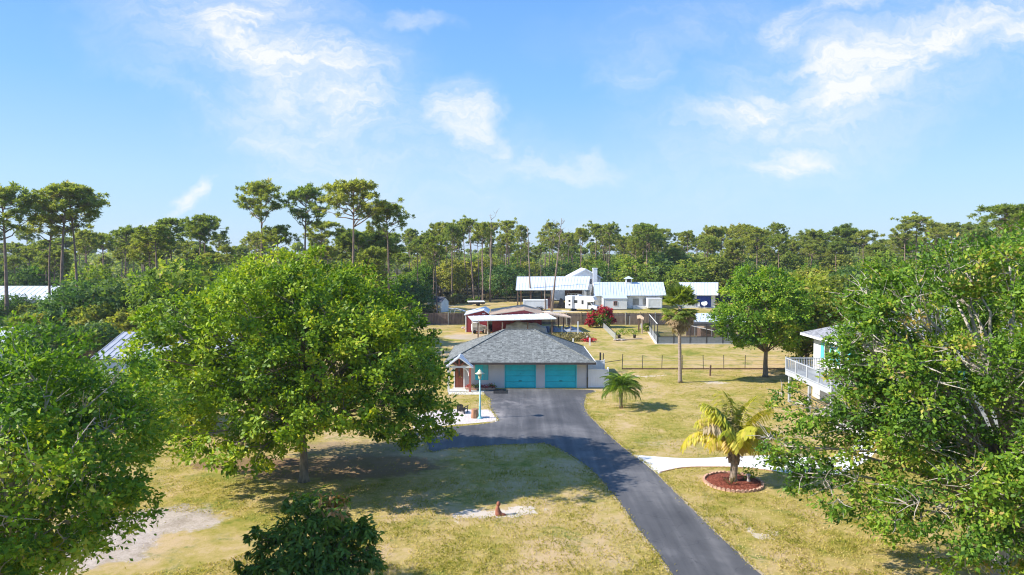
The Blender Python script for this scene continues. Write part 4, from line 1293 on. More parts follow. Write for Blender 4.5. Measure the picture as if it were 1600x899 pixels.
D1 = (at_depth(789.5, 600, GY0).x, at_depth(836.5, 600, GY0).x)
D2 = (at_depth(852.5, 600, GY0).x, at_depth(900, 600, GY0).x)
DZ = 2.16
wl = MB()
wl.box(GX0, GY0, 0, D1[0], GY0 + 0.2, EZ)
wl.box(D1[1], GY0, 0, D2[0], GY0 + 0.2, EZ)
wl.box(D2[1], GY0, 0, GX1, GY0 + 0.2, EZ)
wl.box(D1[0], GY0, DZ, D1[1], GY0 + 0.2, EZ)
wl.box(D2[0], GY0, DZ, D2[1], GY0 + 0.2, EZ)
wl.box(GX0, GY0 + 0.2, 0, GX0 + 0.2, GY1, EZ)
wl.box(GX1 - 0.2, GY0 + 0.2, 0, GX1, GY1, EZ)
wl.box(GX0 + 0.2, GY1 - 0.2, 0, GX1 - 0.2, GY1, EZ)
gpart(wl, 'wall', 'taupe_wall')
for (a, b) in (D1, D2):
    dr = bpy.data.objects.new('garage_door', None)
    dr.location = ((a + b) / 2 - GO.x, GY0 - GO.y, 0)
    link(dr, gar)
    n = 4
    for k in range(n):
        z0 = 0.02 + (DZ - 0.02) * k / n
        z1 = 0.02 + (DZ - 0.02) * (k + 1) / n - 0.018
        pm = MB().box(-(b - a) / 2 + 0.01, 0.09, z0, (b - a) / 2 - 0.01, 0.13, z1)
        for j in range(4):
            w4 = (b - a) / 4
            pm.box(-(b - a) / 2 + w4 * j + 0.09, 0.075, z0 + 0.09, -(b - a) / 2 + w4 * (j + 1) - 0.09, 0.09, z1 - 0.09)
        pm.build('panel', M['teal_paint'], dr)
    MB().box(-0.14, 0.03, 0.62, 0.14, 0.074, 0.66).box(-0.012, 0.05, 1.25, 0.012, 0.074, 1.31).build('handle', M['dark_metal'], dr)
    MB().box(-(b - a) / 2 + 0.01, 0.08, 0.0, (b - a) / 2 - 0.01, 0.14, 0.018).build('door_seal', M['rubber'], dr)
    fr = MB()
    fr.box(-(b - a) / 2 - 0.06, -0.02, 0, -(b - a) / 2, 0.08, DZ + 0.06)
    fr.box((b - a) / 2, -0.02, 0, (b - a) / 2 + 0.06, 0.08, DZ + 0.06)
    fr.box(-(b - a) / 2, -0.02, DZ, (b - a) / 2, 0.08, DZ + 0.06)
    fr.build('door_frame', M['teal_paint'], dr)
# roof: four hipped planes with thickness
rl, rr = EX0 + (EY1 - EY0) / 2, EX1 - (EY1 - EY0) / 2
ym = (EY0 + EY1) / 2
rm = MB()
A_, B_, C_, D_ = (EX0, EY0, EZ), (EX1, EY0, EZ), (EX1, EY1, EZ), (EX0, EY1, EZ)
E_, F_ = (rl, ym, RIDGE), (rr, ym, RIDGE)
rm.add([A_, B_, C_, D_, E_, F_], [(0, 1, 5, 4), (1, 2, 5), (2, 3, 4, 5), (3, 0, 4)])
rm.add([(x, y, z - 0.10) for x, y, z in (A_, B_, C_, D_)], [(3, 2, 1, 0)])
ro = gpart(rm, 'roof', 'shingle')
flat_uv(ro)
fa = MB()
fa.box(EX0 - 0.02, EY0 - 0.03, EZ - 0.19, EX1 + 0.02, EY0 - 0.002, EZ - 0.01)
fa.box(EX0 - 0.02, EY1 + 0.002, EZ - 0.19, EX1 + 0.02, EY1 + 0.03, EZ - 0.01)
fa.box(EX0 - 0.03, EY0, EZ - 0.19, EX0 - 0.002, EY1, EZ - 0.01)
gpart(fa, 'fascia', 'dark_trim', ro)
gpart(MB().box(EX1 + 0.002, EY0 - 0.03, EZ - 0.17, EX1 + 0.06, EY1 + 0.03, EZ + 0.035), 'gutter', 'trim_white', ro)
sf = MB().box(EX0 + 0.01, EY0 + 0.01, EZ - 0.17, EX1 - 0.01, GY0 - 0.01, EZ - 0.13)
gpart(sf, 'soffit', 'dark_trim', ro)
hc = MB()
for a, b in ((A_, E_), (B_, F_), (C_, F_), (D_, E_)):
    hc.bar(Vector(a) + Vector((0, 0, 0.01)), Vector(b) + Vector((0, 0, 0.01)), 0.22, 0.06)
hc.bar(Vector(E_) + Vector((0, 0, 0.01)), Vector(F_) + Vector((0, 0, 0.01)), 0.22, 0.06)
hco = gpart(hc, 'hip_cap', 'shingle', ro)
flat_uv(hco)
# shuttered window
WX0, WX1 = at_depth(742.5, 580, GY0).x, at_depth(763, 580, GY0).x
wz0, wz1 = 0.74, 2.20
wo_ = bpy.data.objects.new('window', None)
wo_.location = (WX0 - GO.x, GY0 - GO.y, wz0)
link(wo_, gar)
ww, wh = WX1 - WX0, wz1 - wz0
MB().box(0, -0.05, 0, ww * 0.62, -0.005, wh).build('shutter', M['teal_paint'], wo_)
fm = MB()
fm.box(ww * 0.62 + 0.005, -0.05, 0, ww, -0.005, 0.09).box(ww * 0.62 + 0.005, -0.05, wh - 0.09, ww, -0.005, wh).box(ww - 0.08, -0.055, 0.09, ww, -0.005, wh - 0.09)
fm.build('window_frame', M['teal_light'], wo_)
MB().box(ww * 0.62 + 0.005, -0.03, 0.09, ww - 0.08, -0.006, wh - 0.09).build('pane', M['teal_light'], wo_)
# corner post, down pipe
gpart(MB().tube([(GX1 + 0.05, GY0 - 0.05, 0.02), (GX1 + 0.05, GY0 - 0.05, EZ - 0.2)], 0.045, 8), 'down_pipe', 'dark_trim')
# entrance
px0, px1 = at_depth(711, 600, GY0).x, at_depth(724, 600, GY0).x
do = bpy.data.objects.new('front_door', None)
do.location = (px0 - GO.x, GY0 - GO.y, 0)
link(do, gar)
dw = px1 - px0
MB().box(0, -0.05, 0.06, dw, -0.005, 2.05).box(dw * 0.15, -0.065, 0.3, dw * 0.85, -0.05, 0.9).box(dw * 0.15, -0.065, 1.1, dw * 0.40, -0.05, 1.85).box(dw * 0.60, -0.065, 1.1, dw * 0.85, -0.05, 1.85).build('door_leaf', M['door_wood'], do)
MB().box(dw * 0.43, -0.062, 1.15, dw * 0.57, -0.052, 1.8).build('pane', M['glass'], do)
MB().box(-0.12, -0.07, 0, -0.005, -0.004, 2.17).box(dw + 0.005, -0.07, 0, dw + 0.12, -0.004, 2.17).box(-0.005, -0.07, 2.055, dw + 0.005, -0.004, 2.17).build('door_frame', M['trim_white'], do)
MB().box(-0.2, -0.5, 0.012, dw + 0.2, -0.08, 0.06).build('door_step', M['concrete'], do)
MB().lathe([(0.03, -0.03), (0.035, 0), (0.03, 0.03)], 8, (dw - 0.12, -0.09, 1.0)).build('handle', M['galv'], do)
# porch
PY0 = 59.3
pc = at_depth(717.5, 558, PY0)
pl = at_depth(691, 574.5, PY0)
pr = at_depth(736.2, 573.5, PY0)
po = bpy.data.objects.new('porch', None)
po.location = (pc.x - GO.x, PY0 - GO.y, 0)
link(po, gar)
hw = (pr.x - pl.x) / 2
zb, za = pl.z, pc.z
rfm = MB()
for s in (-1, 1):
    rfm.slab([(s * hw, -0.25, zb), (0.0, -0.25, za), (0.0, 3.2, za), (s * hw, 3.2, zb)], 0.07)
    for k in range(6):
        y = -0.22 + 3.3 * k / 5
        rfm.bar((s * hw, y, zb + 0.02), (s * 0.01, y, za + 0.02), 0.04, 0.04)
rfm.build('porch_roof', M['white_metal'], po)
hb = hw - 0.32
for s in (-1, 1):
    MB().box(s * hb - 0.085, -0.085, 0.012, s * hb + 0.085, 0.085, zb - 0.02).build('porch_post', M['red_trim'] if s > 0 else M['trim_white'], po)
MB().box(-hb - 0.2, -0.09, zb - 0.02, hb + 0.2, 0.09, zb + 0.14).build('porch_beam', M['trim_white'], po)
tr = MB()
tr.bar((0, -0.02, zb + 0.14), (0, -0.02, za - 0.12), 0.12, 0.10)
for s in (-1, 1):
    tr.bar((s * hw * 0.92, -0.04, zb + 0.02), (0, -0.04, za - 0.08), 0.10, 0.09)
    tr.bar((s * 0.06, -0.03, zb + 0.16), (s * hw * 0.42, -0.03, zb + (za - zb) * 0.55), 0.09, 0.07)
    tr.bar((s * hw * 0.95, 0.05, zb + 0.0), (s * hw * 0.95, 2.9, zb + 0.0), 0.09, 0.09)
tr.build('porch_truss', M['red_trim'], po)
bk = MB()
for s in (-1, 1):
    pts = [(s * hb - s * 0.09, 0, zb - 0.75), (s * hb - s * 0.16, 0, zb - 0.38), (s * hb - s * 0.38, 0, zb - 0.12), (s * hb - s * 0.62, 0, zb - 0.03)]
    bk.tube(pts, 0.055, 6)
bk.build('porch_bracket', M['trim_white'], po)

# things against the garage
mt = MB()
q = [ground(771, 615.5), ground(793, 615.5), ground(793.5, 609.5), ground(771, 609.5)]
mt.slab([(p.x, p.y, 0.035) for p in q], 0.02)
for k in range(8):
    a, b = q[0].lerp(q[1], (k + .5) / 8), q[3].lerp(q[2], (k + .5) / 8)
    mt.bar((a.x, a.y + .05, 0.036), (b.x, b.y - .05, 0.036), 0.03, 0.02)
tag(mt.build('door_mat', M['black']), 'long black rubber mat lying before the left teal door', 'mat')
fb = thing('flower_bed', 'low flower bed under the teal window with red blooms', 'flower bed', (at_depth(750, 608, 60.4).x, 60.45, 0))
bm_ = MB().box(-1.25, -0.32, 0.01, 1.35, 0.38, 0.16)
bm_.build('bed_edge', M['brick'], fb)
rg = np.random.default_rng(31)
for k, (x, m_) in enumerate(((-0.9, 'red_bract'), (-0.3, 'dark_oak_leaf'), (0.3, 'red_bract'), (0.95, 'red_bract'), (1.1, 'dark_oak_leaf'), (-0.6, 'dark_oak_leaf'))):
    pp = np.array([x, 0, 0.28]) + rg.normal(0, 1, (70, 3)) * np.array([0.2, 0.13, 0.09])
    o = link(bpy.data.objects.new('blossoms' if m_ == 'red_bract' else 'leaves', leaf_mesh('plant', pp, sph(70, rg), sph(70, rg), np.full(70, 0.13), 0.6, rg.random(70), M[m_])), fb)

# turquoise lamp post
g = ground(750, 654)
lp = thing('lamp_post', 'tall turquoise lamp post on the white gravel bed', 'lamp post', (g.x, g.y, 0.0))
LH = at_depth(748, 577, g.y).z
MB().lathe([(0.20, 0.0), (0.20, 0.06), (0.11, 0.12), (0.085, 0.25), (0.075, 0.9), (0.085, 0.92), (0.085, 0.97), (0.06, 1.0), (0.05, LH - 0.75)], 14).build('pole', M['lamp_blue'], lp, True)
MB().lathe([(0.08, LH - 0.75), (0.10, LH - 0.70), (0.10, LH - 0.66), (0.13, LH - 0.52), (0.14, LH - 0.42), (0.11, LH - 0.37)], 14).build('lantern', M['cream_enamel'], lp, True)
MB().lathe([(0.11, LH - 0.37), (0.34, LH - 0.34), (0.35, LH - 0.32), (0.20, LH - 0.25), (0.14, LH - 0.16), (0.10, LH - 0.08), (0.03, LH - 0.05), (0.03, LH)], 18).build('lamp_shade', M['cream_enamel'], lp, True)

# pieces on the gravel
g = ground(742, 653)
st = MB().lathe([(0.31, 0.0), (0.30, 0.12), (0.27, 0.35), (0.26, 0.62), (0.255, 0.66), (0.14, 0.67)], 11)
st.v = [(x * (1 + 0.12 * mnoise.noise(Vector((x * 3, y * 3, 0)))), y * (1 + 0.15 * mnoise.noise(Vector((y * 3, x * 3, 4)))), z) for x, y, z in st.v]
so = st.build('tree_stump', M['stump_wood'], None)
so.location = (g.x, g.y, 0.0)
tag(so, 'reddish brown tree stump beside the lamp post', 'stump')
g = ground(722, 645.5)
ch = thing('garden_chair', 'dark slatted garden chair on the white gravel', 'chair', (g.x, g.y, 0.0), R(160))
for k in range(5):
    MB().box(-0.26 + 0.107 * k, 0.16, 0.22, -0.26 + 0.107 * k + 0.085, 0.19, 0.80 + 0.06 * math.sin((k + 0.5) / 5 * PI), Matrix.Rotation(R(-16), 4, 'X')).build('back_slat', M['black'], ch)
se = MB()
for k in range(5):
    se.box(-0.27, -0.36 + 0.1 * k, 0.30 - 0.015 * k, 0.27, -0.275 + 0.1 * k, 0.325 - 0.015 * k)
se.build('seat', M['black'], ch)
for s in (-1, 1):
    MB().box(s * 0.31 - 0.05, -0.42, 0.50, s * 0.31 + 0.05, 0.25, 0.525).build('armrest', M['black'], ch)
    MB().box(s * 0.29 - 0.02, -0.38, 0, s * 0.29 + 0.02, -0.29, 0.498).build('leg', M['black'], ch)
    MB().box(s * 0.29 - 0.02, 0.18, 0, s * 0.29 + 0.02, 0.27, 0.498).build('leg', M['black'], ch)

# yard figure
g = ground(778, 805)
fig = MB()
fig.tube([(0.05, 0, 0), (0.03, 0, 0.08), (0.0, 0, 0.2), (-0.02, 0, 0.33), (0.0, 0, 0.43)], [0.17, 0.165, 0.125, 0.10, 0.065], 12)
fo = thing('yard_figure', 'small terracotta coloured upright figure on the bare sand', 'figure', (g.x, g.y, 0))
fig.build('body', M['terracotta'], fo, True)
MB().tube([(0.01, 0, 0.42), (0.02, 0, 0.47), (0.03, 0, 0.54), (0.03, 0, 0.61), (0.03, 0, 0.65)], [0.06, 0.085, 0.10, 0.08, 0.03], 12).build('head', M['terracotta'], fo, True)
MB().tube([(0.10, -0.02, 0.0), (0.18, -0.04, 0.05), (0.30, -0.05, 0.05), (0.38, -0.05, 0.02)], [0.10, 0.09, 0.06, 0.03], 8).build('foot', M['terracotta'], fo, True)

# ------------------------------------------------------------------ palm bed and the three lone palms
g = ground(1146, 755)
bed = thing('palm_bed', 'round red mulch bed ringed with bricks under the yellow palm', 'flower bed', (g.x, g.y, 0))
ring = smooth_loop([(1.42 * math.cos(a * PI / 8), 0.05 + 1.42 * math.sin(a * PI / 8)) for a in range(16)], 0.2, 0.02, True, 4)
mm = MB()
nr = len(ring)
mm.add([(x, y, 0.05) for x, y in ring] + [(x * 0.55, y * 0.55, 0.12) for x, y in ring] + [(0, 0, 0.15)],
       [(i, (i + 1) % nr, nr + (i + 1) % nr, nr + i) for i in range(nr)] + [(nr + i, nr + (i + 1) % nr, 2 * nr) for i in range(nr)])
mm.build('mulch', M['mulch'], bed)
bmesh_brick = MB().prism([(-0.105, 0.0), (0.105, 0.0), (0.105, 0.09), (0.07, 0.13), (0.03, 0.145), (-0.03, 0.145), (-0.07, 0.13), (-0.105, 0.09)], 'y', -0.055, 0.055).mesh('brick', M['brick'])
nb = 40
for k in range(nb):
    a = 2 * PI * k / nb
    o = link(bpy.data.objects.new('brick', bmesh_brick), bed)
    o.location = (1.5 * math.cos(a), 0.05 + 1.5 * math.sin(a), 0.0)
    o.rotation_euler = (R(random.uniform(-12, 12)), R(random.uniform(-5, 5)), a + PI / 2 + R(random.uniform(-5, 5)))
    s = random.uniform(0.92, 1.05)
    o.scale = (s, s, s)


def frond(seed, L, el, droop, mat, width=0.62, n=44, hang=0.75, tint=0.5, lw=0.055):
    """feather leaf along +x: stem rising at el and drooping, leaflets hanging either side"""
    rng = np.random.default_rng(seed)
    P, A, N, S, T = [], [], [], [], []
    pts = []
    p = Vector((0, 0, 0))
    e = el
    for k in range(25):
        pts.append(p.copy())
        p = p + Vector((math.cos(e), 0, math.sin(e))) * L / 24
        e -= droop / 24 * (0.5 + 1.2 * k / 24)
    for k in range(n):
        s = 0.16 + 0.84 * (k + 0.5) / n
        i = min(23, int(s * 24))
        b = pts[i].lerp(pts[i + 1], s * 24 - i)
        d = (pts[i + 1] - pts[i]).normalized()
        ll = width * (0.45 + 0.75 * math.sin(PI * (0.12 + 0.8 * s))) * rng.uniform(0.85, 1.15)
        for sd in (-1, 1):
            v = Vector((d.x * 0.55, sd * 0.85, d.z * 0.4)) + Vector((0, 0, -hang * rng.uniform(0.6, 1.4)))
            v.normalize()
            v2 = (v + Vector((0, 0, -hang * 1.1))).normalized()
            P.append(np.array(b + v * ll * 0.27)); A.append(np.array(v)); N.append(np.array([0.3 * d.x, sd * 0.4, 1.0])); S.append(ll * 0.58); T.append(tint + rng.normal(0, 0.16))
            P.append(np.array(b + v * ll * 0.5 + v2 * ll * 0.25)); A.append(np.array(v2)); N.append(np.array([0.5, sd * 0.6, 0.6])); S.append(ll * 0.58); T.append(tint + rng.normal(0, 0.16) + 0.1)
    for i in range(24):
        d = pts[i + 1] - pts[i]
        P.append(np.array((pts[i] + pts[i + 1]) / 2)); A.append(np.array(d)); N.append(np.array([0, 0, 1.0]) + 0.1 * rng.normal(size=3)); S.append(d.length * 1.3); T.append(tint + 0.25)
    return leaf_mesh('frond', np.array(P), np.array(A), np.array(N), np.array(S), lw / 0.3, np.array(T), M[mat], 0.03)


cp = thing('coconut_palm', 'short yellowing palm with drooping fronds in the mulch bed', 'palm', (g.x, g.y, 0.1))
MB().tube([(0, 0, 0), (-0.02, 0, 0.12), (0.02, 0, 0.7), (0.03, 0, 1.25), (0.05, 0, 1.6)], [0.26, 0.20, 0.19, 0.20, 0.19], 12).build('trunk', M['palm_trunk'], cp, True)
rg = np.random.default_rng(44)
for k in range(18):
    a = k * 2.39996
    z = 1.15 + 0.05 * k
    r0 = 0.19
    MB().tube([(math.cos(a) * r0, math.sin(a) * r0, z - 0.25), (math.cos(a) * (r0 + 0.10), math.sin(a) * (r0 + 0.10), z + 0.05), (math.cos(a) * (r0 + 0.26), math.sin(a) * (r0 + 0.26), z + 0.22 - 0.3 * (k < 6))], [0.10, 0.07, 0.025], 5).build('leaf_base', M['palm_boot'], cp)
fl = [  # azimuth (0 right, 90 away), rise, droop, length, material, tint
    (183, 58, 2.25, 3.5, 'yellow_frond', 0.55), (192, 82, 1.75, 3.1, 'yellow_frond', 0.7), (170, 88, 1.25, 3.2, 'yellow_frond', 0.35), (110, 89, 0.8, 3.3, 'green_frond', 0.8),
    (30, 87, 1.15, 3.4, 'yellow_frond', 0.45), (8, 82, 1.5, 3.3, 'yellow_frond', 0.5), (-8, 64, 1.7, 2.8, 'yellow_frond', 0.75), (0, 30, 1.35, 2.7, 'yellow_frond', 0.25),
    (-60, 80, 2.6, 2.4, 'yellow_frond', 0.6), (-95, 84, 2.6, 2.5, 'yellow_frond', 0.5), (-20, 82, 2.8, 2.3, 'dead_palm_leaf', 0.95), (196, 84, 1.95, 2.8, 'dead_palm_leaf', 0.98),
    (235, 82, 2.0, 2.6, 'green_frond', 0.55), (160, 80, 1.9, 2.8, 'yellow_frond', 0.4), (80, 80, 1.3, 2.8, 'green_frond', 0.5), (130, 80, 1.5, 2.8, 'yellow_frond', 0.5), (290, 85, 1.7, 2.6, 'yellow_frond', 0.45), (-5, 80, 1.9, 2.5, 'yellow_frond', 0.2),
    (75, 89, 0.6, 2.6, 'green_frond', 0.5), (190, 88, 0.9, 2.7, 'green_frond', 0.7), (210, 70, 2.4, 2.6, 'yellow_frond', 0.65), (250, 86, 2.7, 2.2, 'yellow_frond', 0.8)]
for k, (az, el, dp, L, mt_, ti) in enumerate(fl):
    o = link(bpy.data.objects.new('frond', frond(500 + k, L, R(el), dp, mt_, (0.9 if el >= 84 else 0.66) if mt_ != 'dead_palm_leaf' else 0.8, 48, 0.5 if el >= 84 else 0.8, ti, 0.07)), cp)
    o.location = (0.05 + 0.12 * math.cos(R(az)), 0.12 * math.sin(R(az)), 1.65)
    o.rotation_euler = (0, 0, R(az))
    if mt_ == 'dead_palm_leaf': o['label'] = 'pale dried frond'
# small plants and a little white figure in the bed
ls = thing('garden_shrub', 'small green plant in the mulch bed right of the palm trunk', 'plant', (g.x + 0.95, g.y + 0.35, 0.1))
pp = np.array([0, 0, 0.3]) + rg.normal(0, 1, (160, 3)) * np.array([0.22, 0.2, 0.17])
link(bpy.data.objects.new('foliage', leaf_mesh('foliage', pp, sph(160, rg), sph(160, rg), np.full(160, 0.14), 0.5, rg.random(160), M['dark_oak_leaf'])), ls)
MB().tube([(0, 0, -0.05), (0, 0, 0.35)], 0.02, 5).build('stem', M['oak_bark'], ls)
gs = thing('garden_ornament', 'small pale garden ornament standing in the mulch bed', 'ornament', (g.x + 0.78, g.y - 0.05, 0.08))
MB().lathe([(0.11, 0), (0.09, 0.1), (0.06, 0.25), (0.10, 0.33), (0.13, 0.40), (0.05, 0.43)], 10).build('body', M['rock'], gs, True)
ts = thing('garden_shrub', 'straw coloured spiky seedling at the front of the mulch bed', 'plant', (g.x - 0.3, g.y - 0.55, 0.08))
d = sph(26, rg); d[:, 2] = np.abs(d[:, 2]) + 0.6; d = unit(d)
link(bpy.data.objects.new('foliage', leaf_mesh('foliage', d * 0.32, d, sph(26, rg), np.full(26, 0.62), 0.07, rg.random(26), M['dry_leaf'])), ts)

g = ground(970, 638)
dp_ = thing('date_palm', 'small green date palm on the lawn right of the driveway', 'palm', (g.x, g.y, 0))
MB().tube([(0.02, 0, 0), (0.0, 0, 0.3), (0, 0, 0.9), (0, 0, 1.45)], [0.16, 0.13, 0.14, 0.17], 10).build('trunk', M['palm_boot'], dp_, True)
fm_ = [frond(560 + k, 2.05, 0.0, dd, 'date_leaf', 0.40, 48, 0.4, 0.5, 0.042) for k, dd in enumerate((1.5, 1.8, 2.1))]
rg = np.random.default_rng(61)
for k in range(44):
    el = R(6 + 80 * ((k + rg.random()) / 44) ** 0.9)
    o = link(bpy.data.objects.new('frond', fm_[k % 3]), dp_)
    o.location = (0, 0, 1.5 + 0.1 * (k / 44))
    s = rg.uniform(0.8, 1.02)
    o.scale = (s, s, s)
    o.rotation_euler = (R(rg.uniform(-15, 15)), -el, k * 2.39996)

g = ground(1062, 598)
sp = thing('cabbage_palm', 'tall cabbage palm with shaggy brown skirt standing alone on the lawn', 'palm', (g.x, g.y, 0))
MB().tube([(0.05, 0, 0), (0.02, 0, 0.3), (0.0, 0, 2), (-0.08, 0, 4.5), (-0.06, 0, 7.2)], [0.26, 0.19, 0.165, 0.15, 0.18], 12).build('trunk', M['palm_trunk'], sp, True)
rg = np.random.default_rng(62)
for k, (az, el, s, roll) in enumerate(fan_transforms(rg, 54, -0.5, 1.45, 1.05)):
    o = link(bpy.data.objects.new('fan_leaf', FANS[k % 3]), sp)
    o.location = (-0.06 + 0.1 * math.cos(az), 0.1 * math.sin(az), 7.3 - 0.5 * (el < 0.2) + 0.25 * (el > 0.9))
    o.rotation_euler = (roll, -el, az)
    o.scale = (s * 0.98, s * 0.98, s * 0.98)
for k, (az, el, s, roll) in enumerate(fan_transforms(rg, 38, -1.3, -0.2, 0.95)):
    o = link(bpy.data.objects.new('fan_leaf', DEAD_FANS[k % 2]), sp)
    o.location = (-0.06 + 0.15 * math.cos(az), 0.15 * math.sin(az), 7.15 - 0.75 * (1 - k / 54.0) * 1.2)
    o.rotation_euler = (roll, -el, az)
    o.scale = (s, s, s)
    o['label'] = 'dry brown fan leaf'

# bougainvillea and other flowering shrubs of the back yard
g = ground(938, 512)
bo = thing('bougainvillea', 'big bougainvillea bush covered in red blossom by the back fence', 'bush', (g.x, g.y, 0))
rg = np.random.default_rng(63)
lb = dome_lobes(rg, 16, 0, 0, 1.5, 2.1, 1.8, 1.6, 0.8, -0.8, 0.15, 2)
p = crown_leaves(lb, 18, 22, 0.24, rg, (0, 0, 1.3), cl_r=0.4, gap=0.15)
link(bpy.data.objects.new('foliage', leaf_mesh('foliage', *p[:4], 0.5, p[4], M['dark_oak_leaf'])), bo)
lr_ = [l for l in lb if l[2] > 1.7 or abs(l[0]) > 1.0] + [(-1.9, -0.3, 0.9, 0.6), (1.7, -0.2, 1.1, 0.6), (-1.4, -0.7, 1.5, 0.7), (0.2, -0.5, 2.9, 0.7), (1.0, -0.4, 2.7, 0.7)]
p = crown_leaves([(x * 1.08, y * 1.08, z * 1.04, r) for x, y, z, r in lr_], 24, 26, 0.22, rg, (0, 0, 1.3), cl_r=0.34, gap=0.2, hollow=0.85)
link(bpy.data.objects.new('blossoms', leaf_mesh('blossoms', *p[:4], 0.7, p[4], M['red_bract'])), bo)
limb_tree(lb, 0.09, 0.3, rg, 2).build('stem', M['oak_bark'], bo)
g = ground(1012, 519)
ly = thing('garden_shrub', 'bright yellow green shrub at the corner of the screened pen', 'bush', (g.x - 0.1, g.y, 0))
lb = dome_lobes(rg, 9, 0, 0, 0.75, 0.7, 0.6, 0.75, 0.35, -0.8, 0.2, 1)
p = crown_leaves(lb, 14, 14, 0.2, rg, (0, 0, 0.7), cl_r=0.4)
link(bpy.data.objects.new('foliage', leaf_mesh('foliage', *p[:4], 0.5, p[4], M['lime_leaf'])), ly)
MB().tube([(0, 0, 0), (0, 0, 0.6)], 0.04, 5).build('stem', M['oak_bark'], ly)
g = ground(893, 531)
yb = thing('flower_bed', 'dry yellowish planting with stone edge behind the garage roof', 'flower bed', (g.x, g.y, 0))
p = []
rg = np.random.default_rng(64)
n = 1500
pp = np.stack([rg.uniform(-2.6, 2.6, n), rg.uniform(-2.2, 3.0, n), np.abs(rg.normal(0.35, 0.2, n))], 1)
dd = sph(n, rg); dd[:, 2] = np.abs(dd[:, 2]) + 0.3
o = link(bpy.data.objects.new('plants', leaf_mesh('plants', pp, dd, sph(n, rg), rg.uniform(0.3, 0.6, n), 0.25, rg.random(n), M['dry_leaf'])), yb)
n = 260
pp = np.array([2.2, -2.2, 0.3]) + rg.normal(0, 1, (n, 3)) * np.array([0.42, 0.35, 0.12])
link(bpy.data.objects.new('blossoms', leaf_mesh('blossoms', pp, sph(n, rg), sph(n, rg) + np.array([0, 0, .6]), np.full(n, 0.22), 0.7, rg.random(n), M['red_bract'])), yb)
rock_me = MB().lathe([(0.16, 0), (0.22, 0.08), (0.18, 0.2), (0.07, 0.26)], 7).mesh('stone', M['rock'])
rose_me = MB().lathe([(0.16, 0), (0.22, 0.08), (0.18, 0.2), (0.07, 0.26)], 7).mesh('stone', M['rose'])
for k in range(24):
    s = k / 23
    o = link(bpy.data.objects.new('stone', rose_me if k % 4 == 1 else rock_me), yb)
    o.location = (-3.0 + 4.2 * s, 3.3 + 0.5 * math.sin(s * 9), 0)
    o.scale = (rg.uniform(0.8, 1.5), rg.uniform(0.8, 1.3), rg.uniform(0.7, 1.2))
    o.rotation_euler = (0, 0, rg.uniform(0, 6))
# white stakes
for k, (px, by, ty) in enumerate([(903, 522, 502.5), (878, 522.5, 510), (910.5, 527, 519), (914.5, 529.5, 522), (917.5, 533, 525), (921.5, 540, 528), (895.5, 537, 529), (887, 531, 527)]):
    b = ground(px, by)
    h = at_depth(px, ty, b.y).z
    o = MB().box(-0.09, -0.09, 0, 0.09, 0.09, h - 0.06).box(-0.07, -0.07, h - 0.06, 0.07, 0.07, h).build('white_post', M['white_paint'])
    o.location = (b.x, b.y, 0)
    tag(o, ['tallest white post right of the red barn', 'white post beside the grey tarp near the carport', 'third short white stake in the dry flower bed', 'fourth short white stake in the dry flower bed',
            'rightmost short white stake in the dry flower bed', 'white stake at the red flowers by the garage roof', 'second short white stake in the dry flower bed', 'leftmost short white stake in the dry flower bed'][k], 'post', 'white posts round the dry flower bed')

RANK2 = ['leftmost', 'second', 'third', 'fourth', 'fifth', 'sixth', 'seventh', 'eighth', 'ninth']
# ------------------------------------------------------------------ red barn group
rb = thing('red_barn', 'low red barn with a tan gabled roof behind the garage', 'barn', (0.75, 102, 0))
bw = 3.7
az_ = 3.60
wz = 2.85
bx = 1.1
wm = MB()
wm.prism([(-bw, 0), (bw, 0), (bw, wz - 0.05), (bx, az_ - 0.14), (-bw, wz - 0.05)], 'y', 0, 9)
wm.build('wall', M['red_barn'], rb)
rf = MB()
for xe, o_ in ((-bw - 0.45, 0.0), (bw + 0.25, 0.004)):
    rf.slab([(xe, -0.3, wz), (bx + o_, -0.3, az_), (bx + o_, 9.4, az_), (xe, 9.4, wz)], 0.09)
    for k in range(11):
        rf.bar((xe, -0.28 + 9.6 * k / 10, wz + 0.02), (bx, -0.28 + 9.6 * k / 10, az_ + 0.02), 0.05, 0.05)
rf.build('roof', M['tan_metal'], rb)
lt = thing('open_shed', 'long white metal lean-to roof on posts before the red barn', 'shed', (0.4, 97, 0))
q = [at_depth(738, 501.5, 96.8), at_depth(869.5, 498, 96.8), at_depth(853, 489.5, 102.0), at_depth(731, 494, 102.0)]
LO = Vector((0.4, 97, 0))
metal_shed(MB(), [p - LO for p in q], 0.10, 14).build('roof', M['white_metal'], lt)
for (px, m_) in ((747, 'post_wood'), (785, 'pale_wood'), (824.5, 'post_wood'), (862.5, 'post_wood')):
    a = at_depth(px, 505, 97.2)
    MB().box(a.x - 0.09 - LO.x, 0.1, 0, a.x + 0.09 - LO.x, 0.28, a.z - 0.02 + 0.1).build('post', M[m_], lt)
for px in (738, 748, 762):
    a = at_depth(px, 500, 101.2)
    MB().box(a.x - 0.09 - LO.x, 4.1, 0, a.x + 0.09 - LO.x, 4.28, 2.55).build('post', M['trim_white'], lt)
